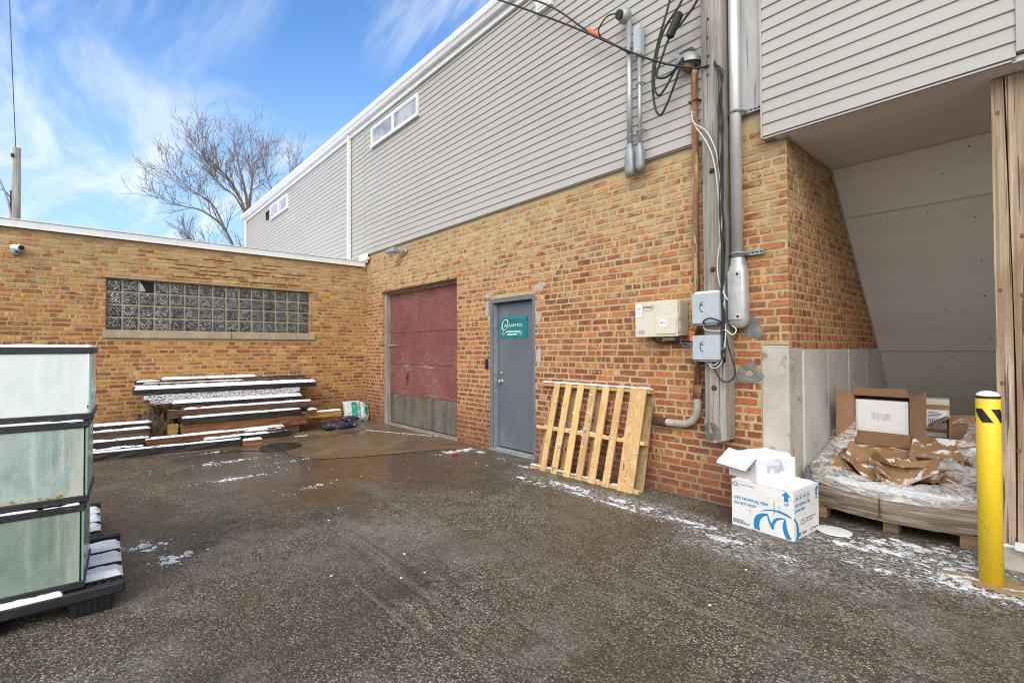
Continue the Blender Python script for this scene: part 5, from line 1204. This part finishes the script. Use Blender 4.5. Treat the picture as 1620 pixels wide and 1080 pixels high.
# more cardboard at the right
cb = thing('side_box', 'reddish brown open carton half hidden behind the yellow bollard', 'box', (-.53, 1.03, .60), .25)
t = MB(); t.box(-.13, .2, 0, .3, 0, th); t.box(-.13, -.13+th, 0, .3, th, .25); t.box(-.13+th, .2, .3-th, .3, th, .25); t.box(.2-th, .2, 0, .3-th, th, .25); t.build('carton', M_card, cb)
t = MB(); t.hexa([(-.131, .0, .25), (-.131, .3, .25), (-.25, .28, .17), (-.25, .02, .17), (-.131, 0, .256), (-.131, .3, .256), (-.25, .28, .176), (-.25, .02, .176)]); t.build('flap', M_card, cb)
fc = thing('flat_carton', 'flattened tan carton lying across the back of the wrapped bin', 'carton', (-.68, .88, .60), .1)
t = MB(); t.hexa([(-.22, -.12, -.07), (.22, -.12, -.06), (.24, .14, .05), (-.2, .14, .06), (-.22, -.12, -.05), (.22, -.12, -.04), (.24, .14, .07), (-.2, .14, .08)]); t.build('carton', M_card2, fc, bevel=.004)
t = MB(); t.box(-.20, -.1, -.124, -.1195, -.062, -.052); t.build('tape', M_card, fc)
t = MB(); X, Z = np.meshgrid(np.linspace(0, .07, 8), np.linspace(0, .22, 14)); t.grid(X+.02*fbm(X*30, Z*12, 2), .02*fbm(X*20, Z*20, 3), Z)
o = t.build('foam_shard', M_foam, loc=(-.47, .96, .66)); s_ = o.modifiers.new('s', 'SOLIDIFY'); s_.thickness = .02; tag(o, 'ragged white foam shard standing against the side carton by the bollard', 'foam shard')

# ------------------------------------------------------------------ bollard, post, footing
bl = thing('bollard', 'yellow pipe bollard with a black striped band and snow on its cap', 'bollard', (-.325, -.27, 0))
R_ = .0575; t = MB(); t.tube([(0, 0, 0), (0, 0, 1.125), (0, 0, 1.13)], [R_, R_, R_-.004], 40); t.build('sleeve', M_yellow, bl, smooth=False); 
bl.children[0].data.polygons.foreach_set('use_smooth', [len(f.vertices) == 4 for f in bl.children[0].data.polygons])
t = MB(); t.tube([(0, 0, 1.1305), (0, 0, 1.142), (0, 0, 1.146)], [R_+.001, R_+.001, R_-.006], 32); t.build('cap_ring', M_black, bl)
t = MB(); U_, V_ = np.meshgrid(np.linspace(0, 2*math.pi, 28), np.linspace(0, math.pi/2, 7)); t.grid(.055*np.cos(V_)*np.cos(U_), .055*np.cos(V_)*np.sin(U_), 1.145+.03*np.sin(V_)); t.build('snow_cap', M_snow, bl, smooth=True)
for k in range(4):
    t = MB(); a0 = math.radians(-85+12+k*90); m_ = 10
    for j in range(m_):
        aa = [a0+math.radians(52)*(j+q)/m_ for q in (0, 1)]
        sh = math.radians(50)
        for q in range(8):
            vs = []
            for i_ in (q/8, (q+1)/8):
                for a in aa: vs.append(((R_+.0012)*math.cos(a+sh*(1-i_)), (R_+.0012)*math.sin(a+sh*(1-i_)), .985+.082*i_))
            t.raw([vs[0], vs[1], vs[3], vs[2]], [(0, 1, 2, 3)])
    t.build('stripe', M_black, bl)
M_chip = mottled('scuffed_paint', (.20, .13, .03), (.42, .28, .04), 60, .7); r = random.Random(4)
for k in range(22):
    a, z, h_, w_ = math.radians(r.uniform(-150, -20)), r.choice((r.uniform(.02, .25), r.uniform(.25, .5), r.uniform(.5, .78))), r.uniform(.005, .022), r.uniform(.02, .07)
    t = MB(); t.raw([((R_+.0008)*math.cos(a+i_*w_), (R_+.0008)*math.sin(a+i_*w_), z+j_*h_) for i_, j_ in ((0, .2), (.8, 0), (1, .7), (.3, 1))], [(0, 1, 2, 3)]); t.build('scuff', M_chip, bl)

X, Y = np.meshgrid(np.linspace(-.62, .02, 60), np.linspace(-.46, -.10, 40)); e = 1-np.hypot((X+.30)/.30, (Y+.28)/.17); f = e+1.3*(fbm(X*11, Y*14, 6)-.5)
M_sand = mottled('wet_sand', (.24, .165, .085), (.40, .30, .17), 30, .9, 160, .002)
t = MB(); t.grid(X, Y, .001+.007*np.sqrt(np.clip(f*2, 0, 1)), mask=(f[:-1, :-1] > .12)); tag(t.build('sand_patch', M_sand, smooth=True), 'spilled tan sand round the foot of the bollard', kind='stuff')
ft = thing('post_footing', 'snow-dusted concrete footing under the big timber post at the right edge', 'footing', (0, .05, 0))
t = MB(); t.box(-.355, .54, .0, .34, 0, .155); t.build('block', M_concrete2, ft, bevel=.012)
snow_cap(ft, -.34, .5, .0, .12, .156, .014, .014, .58, 4, edge=.04)
M_knot = mottled('wood_knot', (.09, .05, .025), (.20, .12, .065), 60, .8, 80, .002)
ps = thing('timber_post', 'thick weathered timber post with long cracks holding up the bay at the right edge', 'post', (-.232, .15, .156))
t = MB(); n = 40; hw = .076; rings = []
for i in range(n+1):
    z = i/n*3.06; c_ = .012*math.sin(z*1.7)
    # square section with a drying crack in the front face
    ck = .006+.016*max(0, vnoise(np.array([z*1.1]), np.array([2.0]), 4)[0]-.25); cx = -.004+.014*math.sin(z*1.15+.4)
    cx2 = -.04+.006*math.sin(z*2.3); ck2 = .012*max(0, vnoise(np.array([z*1.6]), np.array([7.0]), 4)[0]-.55)
    rings.append([(-hw, -hw, z), (cx2-ck2-.001, -hw, z), (cx2, -hw+ck2*3+.0005, z), (cx2+ck2+.001, -hw, z), (cx-ck*.55, -hw, z), (cx, -hw+.055, z), (cx+ck*.55, -hw, z), (hw, -hw, z), (hw, hw, z), (-hw, hw, z)])
m_ = 10; t.raw([p for rg in rings for p in rg], [(i*m_+k, i*m_+(k+1) % m_, (i+1)*m_+(k+1) % m_, (i+1)*m_+k) for i in range(n) for k in range(m_)]+[tuple(range(m_))[::-1], tuple(n*m_+k for k in range(m_))])
t.build('timber', M_postwood, ps)
for x, z in ((-.045, 2.83), (-.05, 1.66), (.05, 1.62), (.055, 2.0), (-.05, 1.05), (.02, .62)):
    t = MB(); t.raw([(x+.011*math.cos(q*.6283), -hw-.0015, z+.016*math.sin(q*.6283)) for q in range(10)]+[(x, -hw-.003, z)], [(q, (q+1) % 10, 10) for q in range(10)]); t.build('knot', M_knot, ps)
t = MB(); t.hexa([(0, 0, 0), (.12, -.02, 0), (.12, .03, 0), (0, .03, 0), (0, .0, .05), (.12, -.02, .055), (.12, .03, .05), (0, .03, .045)]); simple(t, 'painted_offcut', 'small pale blue painted wood offcut at the foot of the big timber post', 'wood offcut', M_label, (0, 0, 0)).location = (-.235, -.005, .158)

# ------------------------------------------------------------------ aquariums on black pallets
def tank(loc, rotz, L_, D_, H, glass, label, snow=True):
    o = thing('glass_aquarium', label, 'aquarium', loc, rotz, None); th = .01; fr = .038
    for nm, b_ in (('front_pane', (-.004-th, -.004, -L_+.02, -.02)), ('back_pane', (-D_+.004, -D_+.004+th, -L_+.02, -.02)), ('end_pane', (-D_+.016, -.016, -.004-th, -.004)), ('end_pane', (-D_+.016, -.016, -L_+.004, -L_+.004+th))):
        t = MB(); t.box(*b_, fr, H-fr); t.build(nm, glass, o)
    t = MB(); t.box(-D_+.016, -.016, -L_+.016, -.016, .012, .022); t.build('floor_pane', glass, o)
    for z0 in (0, H-fr):
        t = MB(); t.box(-.014, .003, -L_-.003, .003, z0, z0+fr); t.box(-D_-.003, -D_+.014, -L_-.003, .003, z0, z0+fr); t.box(-D_+.0145, -.0145, -.0145, .003, z0, z0+fr); t.box(-D_+.0145, -.0145, -L_-.003, -L_+.0145, z0, z0+fr)
        t.build('rim', M_rim, o, bevel=.004)
    for x, y in ((-.009, -.0155), (-D_+.009, -.0155)):
        t = MB(); t.box(x-.003, x+.0052, y+.006, y+.012, fr, H-fr); t.build('silicone_seam', M_sealant, o)
    return o
tk1 = tank((-3.55, -4.437, .158), math.radians(-3.2), 1.22, .55, .452, M_glass_low, 'lowest glass aquarium of the stack, dark green and resting on the black pallet')
tk2 = tank((-3.578, -4.424, .612), math.radians(-3.2), 1.22, .53, .445, M_glass_mid, 'middle glass aquarium of the stack, grey-green with yellow algae along its bottom')
tk3 = tank((-3.600, -4.412, 1.059), math.radians(-3.2), 1.22, .53, .405, M_glass_top, 'topmost glass aquarium of the stack, pale frosted glass with snow on its rim')
snow_cap(tk1, -.013, .0025, -1.2, -.02, .452, .009, .004, .72, 3, edge=.005)
snow_cap(tk2, -.013, .0025, -1.2, -.02, .445, .009, .004, .70, 4, edge=.005)
snow_cap(tk3, -.014, .0025, -1.2, -.005, .405, .014, .006, 1.0, 5, edge=.006); snow_cap(tk3, -.5, -.02, -.014, .002, .405, .01, .006, .9, 6, edge=.006)
M_algae = mottled('yellow_algae', (.38, .34, .16), (.52, .48, .28), 30, .8, 60, .002)
t = MB(); r = random.Random(8)
for k in range(26):
    y = -.10-.16*abs(r.gauss(0, .8)); z = .038+abs(r.gauss(0, .014)); a = r.uniform(.005, .02)
    t.raw([(-.0032, y+a*r.uniform(.6, 1.2)*math.cos(q*.785), z+a*.5*math.sin(q*.785)) for q in range(8)], [tuple(range(8))])
t.build('algae_patch', M_algae, tk2)

def plastic_pallet(loc, rotz, L_, D_, label, edge_foot=True):
    o = thing('plastic_pallet', label, 'pallet', loc, rotz, 'black plastic pallets'); H = .15
    t = MB(); t.box(-.045, 0, -L_, 0, .085, H); t.box(-D_, -D_+.045, -L_, 0, .085, H); t.box(-D_+.0452, -.0452, -L_, -L_+.04, .085, H-.004); t.build('rim', M_blackplastic, o, bevel=.012)
    x = -.105; k = 0
    while x > -D_+.2:
        wd = .165; t = MB(); t.box(x-wd, x, -L_+.041, -.012, .09, H-.002)
        # ribbed edge of the deck plank
        yy = -.02
        while yy > -.62: t.box(x+.0005, x+.018, yy-.022, yy, .088, H-.012); yy -= .042
        d = t.build('deck_plank', M_blackplastic, o, bevel=.004)
        snow_cap(d, x-wd, x-.004, -.62, -.008, H-.002, .028, .009, 1.03, k+11, edge=.03)
        x -= wd+.085; k += 1
    for y0 in (-.24, -L_/2-.1, -L_+.04):
        for x0 in (-.01, -D_/2+.1, -D_+.21):
            t = MB(); a, b_ = x0, x0-.2
            t.hexa([(b_+.02, y0+.02, 0), (a-.02, y0+.02, 0), (a-.02, y0+.18, 0), (b_+.02, y0+.18, 0), (b_, y0, .0845), (a, y0, .0845), (a, y0+.2, .0845), (b_, y0+.2, .0845)])
            for j in range(6): yj = y0+.022+j*.028; t.hexa([(a-.021, yj, 0.002), (a-.014, yj, .002), (a-.014, yj+.012, .002), (a-.021, yj+.012, .002), (a-.001, yj, .083), (a+.006, yj, .083), (a+.006, yj+.012, .083), (a-.001, yj+.012, .083)])
            t.build('foot', M_blackplastic, o)
    return o
p1 = plastic_pallet((-3.525, -4.26, 0), math.radians(-1.2), 1.2, .97, 'black plastic pallet under the front of the aquarium stack, snow on its planks')
snow_cap(p1, -.050, -.002, -1.1, -.26, .15, .02, .006, .86, 9, edge=.015)
p2 = plastic_pallet((-4.53, -4.335, 0), math.radians(-.5), 1.2, .97, 'black plastic pallet behind the aquarium stack, its snowy right edge showing')

# ------------------------------------------------------------------ timbers along the low wall
def timber(p0, p1, dep, h, mat, label, snow=0, s0=0, s1=1, rough=1.0, name='timber', seed=0, cover=.84, sh=.024):
    """p0, p1: lower front edge ends (front = +x side)"""
    a, b_ = Vector(p0), Vector(p1); L_ = (b_-a).length
    mid = (a+b_)/2; rotz = math.atan2(b_.y-a.y, b_.x-a.x)-math.pi/2
    o = thing(name, label, 'timber', mid, rotz, 'salvaged timbers by the wall')
    n = max(10, int(L_/.08)); r = random.Random(seed); pr = [(-dep, 0), (-dep*.5, 0), (0, 0), (0, h*.35), (0, h*.7), (0, h), (-dep*.5, h), (-dep, h), (-dep, h*.5)]
    vs = []; m_ = len(pr); dz = b_.z-a.z
    for i in range(n+1):
        y = -L_/2+L_*i/n; zz = dz*(i/n-.5)
        for k, (x, z) in enumerate(pr):
            q = .012*rough
            vs.append((x+q*(vnoise(np.array([y*7+seed]), np.array([k*5.1+seed]), 3)[0]-.5)*2*min(1, dep/.1), y+(r.uniform(-.015, .015)*rough if i in (0, n) else 0), zz+z+q*.7*(vnoise(np.array([y*6+9]), np.array([k*3.7+seed]), 6)[0]-.5)*2*min(1, h/.08)))
    t = MB(); t.raw(vs, [(i*m_+k, i*m_+(k+1) % m_, (i+1)*m_+(k+1) % m_, (i+1)*m_+k) for i in range(n) for k in range(m_)]+[tuple(range(m_))[::-1], tuple(n*m_+k for k in range(m_))])
    w_ = t.build('beam', mat, o)
    if snow:
        c_ = snow_cap(o, -dep*snow, .010, -L_/2+L_*s0, -L_/2+L_*s1, h, sh, .011, cover, seed+1, edge=.035)
        if c_ and abs(dz) > .001:
            for v in c_.data.vertices: v.co.z += dz*(v.co.y/L_)
    return o
BT, BR_, OT, YT, RT, RD = M_black_timber, M_brown_timber, M_orange_timber, M_yellow_timber, M_rough_timber, M_red_timber
T_ = timber
T_((-8.90, -3.2, .006), (-8.90, -1.6, .006), .28, .14, BR_, 'brown base timber half hidden at the bottom of the big stack', seed=1)
T_((-9.22, -3.3, .006), (-9.22, -1.5, .006), .28, .14, BR_, 'brown base timber hidden at the back of the big stack', seed=2)
T_((-8.88, -3.32, .15), (-8.88, -1.47, .15), .22, .165, OT, 'orange-brown timber without snow, split along its face, low in the big stack', seed=3)
T_((-9.15, -3.25, .15), (-9.15, -1.5, .15), .38, .17, BR_, 'brown timber behind the split orange-brown one', seed=4)
T_((-9.0, -3.0, .22), (-9.0, -.80, .22), .12, .10, YT, 'yellowish timber jutting out of the stack towards the bags', .9, .6, 1, seed=5) 
T_((-8.85, -3.32, .325), (-8.85, -1.58, .325), .20, .095, BT, 'black timber under a neat snow strip, third step of the stack', .5, seed=6)
T_((-9.07, -3.3, .325), (-9.07, -1.45, .325), .46, .10, BR_, 'brown timber behind the black third step', seed=7)
T_((-8.94, -3.47, .428), (-8.94, -1.37, .428), .18, .115, BR_, 'brown timber with chipped left end, fourth step of the stack', .55, .09, 1, seed=8)
T_((-9.14, -3.4, .43), (-9.14, -1.4, .43), .40, .12, BR_, 'brown timber behind the chipped fourth step', seed=9)
T_((-9.02, -3.42, .552), (-9.02, -1.51, .552), .24, .085, BT, 'wide black timber under thick snow in the middle of the stack', 1, 0, 1, seed=10, cover=1.05, sh=.042)
T_((-9.28, -3.4, .552), (-9.28, -1.6, .552), .30, .07, BR_, 'brown timber behind the wide snowy black one', seed=11)
T_((-9.10, -3.67, .64), (-9.10, -1.69, .64), .36, .05, RD, 'reddish plank dusted with streaky snow', seed=12)
T_((-9.16, -3.75, .692), (-9.16, -1.50, .692), .36, .085, RT, 'rough dark timber dusted with streaky snow, below the long round one', seed=13)
T_((-9.15, -3.87, .779), (-9.15, -1.22, .779), .16, .085, BT, 'longest timber of the stack under a smooth snow layer', 1, 0, 1, seed=14, cover=1.08, sh=.045)
T_((-9.33, -3.87, .779), (-9.33, -1.30, .779), .18, .125, BR_, 'dark timber peeping out behind the longest one', .9, .0, .9, seed=15, cover=.6, sh=.01)
T_((-9.46, -3.51, .905), (-9.46, -1.31, .905), .15, .08, BR_, 'topmost timber of the stack, its right end free of snow', 1, 0, .62, seed=16, cover=1.0, sh=.036)
T_((-9.52, -3.83, .79), (-9.52, -3.53, .79), .10, .17, BT, 'short dark stub at the top left of the stack', .9, seed=17)
T_((-9.52, -3.5, .70), (-9.52, -1.4, .70), .11, .20, BR_, 'brown timber against the bricks at the back of the stack', seed=27)
T_((-8.96, -3.47, .15), (-8.96, -3.36, .15), .16, .17, YT, 'short yellowish block wedged under the left end of the stack', seed=18)
T_((-8.92, -1.44, .325), (-8.92, -1.28, .325), .2, .06, BR_, 'short brown stub at the right end of the stack', .9, seed=19)
T_((-8.74, -3.77, .075), (-8.72, -1.89, .075), .13, .095, OT, 'orange-brown timber under snow, lying in front of the stack', .8, seed=20)
T_((-8.80, -3.6, .006), (-8.80, -1.95, .006), .08, .068, BT, 'thin black batten under the orange-brown front timber', seed=28)
T_((-8.60, -3.07, .006), (-8.62, -1.85, .006), .14, .095, BT, 'short black timber with ragged snow in front of the stack', .8, 0, .75, seed=21, cover=.7)
T_((-8.95, -5.0, .20), (-8.95, -3.68, .20), .16, .19, BT, 'black timber on top of the small stack behind the aquariums', 1, seed=22, cover=1.1)
T_((-8.86, -5.0, .20), (-8.86, -3.70, .20), .085, .12, BR_, 'brown timber on the small stack, stepped below the black one', 1, seed=23)
T_((-8.78, -5.0, .10), (-8.78, -3.72, .10), .34, .095, BT, 'black timber with patchy snow in the middle of the small stack', .35, seed=24, cover=.75)
T_((-8.70, -5.0, .006), (-8.70, -3.79, .006), .40, .09, BT, 'black timber at the base of the small stack', .2, seed=25, cover=.6)
T_((-8.50, -5.3, .006), (-8.24, -2.66, .006), .13, .105, BT, 'long black timber on the ground, nearest to the yard', .8, seed=26, sh=.012)
T_((-8.243, -2.63, .006), (-8.21, -2.36, .006), .11, .075, OT, 'short orange-brown timber end continuing the long black one', .9, seed=29)
T_((-8.99, -3.3, .541), (-8.99, -1.42, .541), .03, .028, OT, 'thin orange-brown lath edge between the chipped step and the snowy wide timber', seed=31)
T_((-8.90, -3.15, .313), (-8.868, -1.5, .313), .03, .03, BR_, 'thin brown lath under the black third step', seed=32)
T_((-9.11, -3.55, .60), (-9.11, -1.62, .60), .05, .04, BR_, 'thin brown board under the reddish plank', seed=33)
T_((-9.40, -3.75, .90), (-9.36, -1.24, .90), .09, .035, BR_, 'thin dark board lying askew near the top of the stack', .9, .0, .55, seed=34, cover=.7, sh=.012)
T_((-8.70, -2.6, .10), (-8.66, -1.95, .10), .06, .05, BR_, 'short thin brown batten leaning on the short black timber', .8, seed=35, cover=.6)
# crumbled debris under the stack's left end
X, Y = np.meshgrid(np.linspace(-9.62, -8.98, 30), np.linspace(-4.0, -3.3, 34)); e = np.clip(1-np.abs((Y+3.6)/.30)**2, 0, 1)*np.clip((-8.98-X)/.5, 0, 1)
t = MB(); t.grid(X, Y, .005+.50*np.sqrt(e)*(.35+1.2*fbm(X*11, Y*11, 4))*np.clip((-8.98-X)/.4, .2, 1)); tag(t.build('debris_heap', M_earth), 'brown crumbled debris heap under the left end of the timber stack', 'debris', kind='stuff')

# ------------------------------------------------------------------ bags
def bag(label, loc, w_, h_, th, rot, mats, prints, seed, name='soil_bag'):
    o = thing(name, label, 'bag', loc); nx, nz = 22, 26
    u, v = np.meshgrid(np.linspace(-1, 1, nx), np.linspace(-1, 1, nz))
    Mr = Matrix.Rotation(rot[2], 3, 'Z') @ Matrix.Rotation(rot[1], 3, 'Y') @ Matrix.Rotation(rot[0], 3, 'X')
    prof = np.sqrt(np.clip((1-u**4)*(1-v**4), 0, 1)); cr = fbm(u*2.5+seed, v*2.5, seed)-.5; cr2 = fbm(u*7+seed, v*6, seed+2)-.5
    wv = 1-.06*(1-np.abs(v))
    def srf(sg, off=0): return (u*w_/2*wv*(1+.05*cr), sg*(th/2*prof*(1+.5*cr)+.018*cr2*prof+off), (v+1)*h_/2*(1+.02*cr))
    t = MB(); X, Y, Z = srf(-1); t.grid(X, Y, Z); X, Y, Z = srf(1); t.grid(X[:, ::-1], Y[:, ::-1], Z[:, ::-1]); t.v = [tuple(Mr @ Vector(p)) for p in t.v]
    t.build('sack', mats[0], o, smooth=True)
    X, Y, Z = srf(-1, .002)
    for nm, m_, (u0, u1, v0, v1) in prints:
        mk = ((u > u0) & (u < u1) & (v > v0) & (v < v1))[:-1, :-1]; t = MB(); t.grid(X, Y, Z, mask=mk); t.v = [tuple(Mr @ Vector(p)) for p in t.v]; t.build(nm, m_, o, smooth=True)
    return o
hp = math.pi/2
bag('upright white and green soil bag, the larger one, leaning on the low wall', (-9.42, -.40, .006), .34, .43, .15, (-.28, 0, hp-.1), [M_poly], [('green_print', M_bag_green, (-.15, .55, -.6, .75)), ('dark_square', M_stone, (-.1, .35, .55, .8))], 1)
bag('smaller slumped white and green soil bag nearest the wall corner', (-9.46, -.16, .006), .25, .40, .16, (-.32, .25, hp+.35), [M_poly], [('green_print', M_bag_green, (-.4, .5, -.5, .4)), ('green_print', M_bag_green, (-.3, .5, .6, .9))], 3)
bag('dark blue bag lying flat on the concrete beside the timber stack', (-9.02, -.92, .06), .62, .34, .11, (hp, 0, hp), [M_bag_blue], [('white_print', M_poly, (-.6, .3, -.5, .3))], 5, 'flat_bag')
bag('second dark blue and red bag lying on the first beside the upright bags', (-9.12, -.66, .15), .30, .3, .09, (hp, 0, hp), [M_bag_blue], [('red_print', M_bag_red, (.3, .9, -.8, .8))], 7, 'flat_bag')

# ------------------------------------------------------------------ manhole, scraps
mh = thing('manhole_cover', 'round rusty cast iron drain cover set in the concrete', 'manhole cover', (-7.75, -2.23, .006))
t = MB(); t.tube([(0, 0, 0), (0, 0, .012), (0, 0, .014)], [.29, .288, .27], 40); t.build('frame', M_iron, mh)
t = MB(); t.tube([(0, 0, .0145), (0, 0, .02)], .255, 40)
for k in range(8):
    for rr in (.10, .18):
        a = k*.785; c_, s_ = math.cos(a), math.sin(a); t.obox((rr*c_, rr*s_, .0235), (.05, .03, .006), Matrix.Rotation(a, 3, 'Z'), 0)
t.build('lid', M_iron, mh)
t = MB()
for k in range(8): a = k*.785+.39; t.obox((.17*math.cos(a), .17*math.sin(a), .0208), (.09, .028, .001), Matrix.Rotation(a, 3, 'Z'))
t.build('slot', M_darkhole, mh)
def scrap(name, label, loc, size, mat, seed):
    X, Y = np.meshgrid(np.linspace(-size[0], size[0], 7), np.linspace(-size[1], size[1], 6)); t = MB()
    t.grid(X*(1+.3*(fbm(Y*30, Y*9, seed)-.5)), Y, .004+.02*fbm(X*20+seed, Y*20, seed)); o = t.build(name, mat, loc=loc); s_ = o.modifiers.new('s', 'SOLIDIFY'); s_.thickness = .002; return tag(o, label, 'litter')
scrap('paper_scrap', 'white paper scrap on the concrete at the right end of the timbers', (-8.42, -1.72, .006), (.05, .10), M_label, 1)
scrap('plastic_scrap', 'small red plastic scrap on the asphalt before the steel door', (-5.55, -.62, .002), (.035, .06), M_redscrap, 2)
scrap('paper_scrap', 'pale torn paper scrap on the asphalt left of the leaning pallet', (-4.03, -.78, .002), (.05, .03), M_label, 3)
r = random.Random(12)
for k in range(16):
    x, y = r.uniform(-6.5, -1.2), r.uniform(-3.4, -.5); a = r.uniform(.006, .014)
    t = MB(); t.raw([(a*math.cos(q*1.05)*r.uniform(.7, 1.2), a*math.sin(q*1.05)*r.uniform(.7, 1.2), 0) for q in range(6)]+[(0, 0, a*.7)], [(q, (q+1) % 6, 6) for q in range(6)])
    tag(t.build('pebble', M_foam, loc=(x, y, .001)), 'tiny white pebble or ice crumb scattered on the asphalt', 'pebble', 'white crumbs on the asphalt')

# ------------------------------------------------------------------ background: bare trees, far pole
def curve_tree(name, label, base, limbs, seed, twig=1.0, group='bare trees behind the low building'):
    r = random.Random(seed); tr, cr = MB(), MB()
    def grow(p, d, L_, rad, lev):
        n = 6; pts = [p]; dd = d.normalized()
        for i in range(n):
            dd = (dd + Vector((r.gauss(0, .09), r.gauss(0, .09), r.gauss(.08, .07)))).normalized(); pts.append(pts[-1]+dd*L_/n)
        rs = [max(.006, rad*(1-.8*i/n)) for i in range(n+1)]; cr.tube(pts, rs, 4 if lev > 2 else 5, cap=False)
        if lev < 4:
            for j in range({2: 5, 3: 3}.get(lev, 4)):
                i = r.randint(1, n); q = pts[i]; t_ = (pts[i]-pts[i-1]).normalized()
                ax = Vector((r.gauss(0, 1), r.gauss(0, 1), r.gauss(0, 1))).normalized(); sd_ = (ax-t_*ax.dot(t_)).normalized()
                grow(q, t_*.78+sd_*.62+Vector((0, 0, .10)), L_*r.uniform(.42, .78), max(.007, rs[i]*.6), lev+1)
    o = thing(name, label, 'tree', base, 0, group); B = Vector(base)
    for pts, rad, ln in limbs:
        P = smoothpath([Vector(p)-B for p in pts], 6); n = len(P)
        rs = [max(.012, rad*(1-.95*(i/(n-1))**.8)) for i in range(n)]; tr.tube(P, rs, 8)
        st = max(1, n//14)
        for i in range(n//3, n, st):
            t_ = (P[i]-P[i-1]).normalized()
            for q in range(1):
                ax = Vector((r.gauss(0, .7), r.gauss(0, 1), r.gauss(0, .6))).normalized(); sd_ = (ax-t_*ax.dot(t_)).normalized()
                grow(P[i], t_*.75+sd_*.7+Vector((0, 0, .08)), ln*1.15*r.uniform(.7, 1.2)*(1.1-.35*i/n), max(.014, rs[i]*.45), 2)
        grow(P[-1], P[-1]-P[-2], ln*.8, rs[-1]*.9, 2)
    tr.build('trunk', M_bark, o, smooth=True); cr.build('crown', M_bark, o, smooth=True)
    return o
b1 = (-26, 1.2, 0)
TS = lambda L: [([(x, 1.2+(y-1.2)*.80+.25*(z > 5), z*.965 if z > 8 else z) for x, y, z in P_], r_, l_*.85) for P_, r_, l_ in L]
curve_tree('bare_tree', 'bare leafless tree spreading left above the low roof, the nearest one', b1, TS([
    ([(-26, 1.2, 0), (-26, 1.25, 3), (-26, 1.3, 6), (-26, 1.25, 8.3), (-25.9, 1.0, 9.6), (-25.8, .65, 10.7), (-25.8, .4, 11.7)], .17, 1.6),
    ([(-26, 1.25, 7.2), (-25.7, .85, 8.7), (-25.5, .1, 9.7), (-25.4, -.9, 10.4), (-25.3, -1.6, 10.9)], .085, 1.5),
    ([(-26, 1.25, 8.0), (-26.4, 1.5, 9.6), (-26.5, 1.6, 10.6), (-26.5, 1.6, 11.4)], .085, 1.5),
    ([(-26, 1.25, 3.0), (-25.6, .7, 5.2), (-25.3, -.1, 6.9), (-25.2, -1.2, 7.6), (-25.2, -2.1, 7.7), (-25.2, -2.7, 8.1)], .10, 1.5),
    ([(-25.3, -.1, 6.9), (-25.2, -.8, 8.0), (-25.1, -1.7, 8.7), (-25.1, -2.4, 9.2)], .06, 1.3),
    ([(-25.6, .7, 5.2), (-25.4, -.4, 5.7), (-25.2, -1.2, 5.9), (-25.2, -1.8, 6.3)], .05, 1.1),
    ([(-25.9, 1.1, 8.2), (-25.6, .4, 9.0), (-25.5, -.3, 9.3), (-25.4, -1.0, 9.9)], .055, 1.3)]), 5)
b2 = (-30, 4.9, 0)
curve_tree('bare_tree', 'smaller bare leafless tree rising behind the sloping roof line', b2, [
    ([(-30, 4.9, 0), (-30, 4.9, 6), (-30, 4.8, 9.5), (-30, 4.7, 11.0), (-30, 4.6, 12.0)], .13, 1.5),
    ([(-30, 4.85, 7), (-29.8, 4.1, 9.5), (-29.8, 3.5, 10.8), (-29.8, 3.2, 11.6)], .085, 1.5),
    ([(-30, 4.85, 8), (-30.2, 5.8, 10.5), (-30.2, 6.5, 11.4), (-30.2, 6.9, 12.2)], .085, 1.5),
    ([(-30, 4.85, 6), (-30.2, 5.6, 8.6), (-30.2, 6.8, 10.6), (-30.2, 7.6, 11.6)], .07, 1.4)], 8)
up = thing('utility_pole', 'grey wooden utility pole standing behind the low roof at the left edge', 'pole', (-16, -5.64, 0))
t = MB(); t.tube([(0, 0, 0), (0, 0, 3), (0, 0, 6.15)], [.10, .085, .068], 12); t.build('shaft', M_greywood, up)
t = MB(); t.tube([(.0, -.09, 5.15), (.0, -.09, 4.4)], .014, 6); t.tube([(.06, -.05, 5.95), (.06, -.09, 5.95)], .05, 8); t.build('pole_fitting', M_dark, up)
cable('overhead_wire', 'thin wire rising from the far utility pole out of the picture', [(-16, -5.66, 6.15), (-15.8, -5.72, 8.0), (-15.6, -5.80, 10.5), (-15.4, -5.9, 13)], .008, M_dark, 'wire')
cable('guy_wire', 'grey guy strut slanting left from the far utility pole', [(-16, -5.70, 4.45), (-16, -5.83, 5.1), (-16, -6.15, 5.9)], .022, M_galv_dull, 'wire')
cable('overhead_wire', 'slack dark wire at the left of the far utility pole', [(-16, -5.72, 4.95), (-16, -5.85, 5.12), (-16, -6.2, 5.2)], .009, M_dark, 'wire')
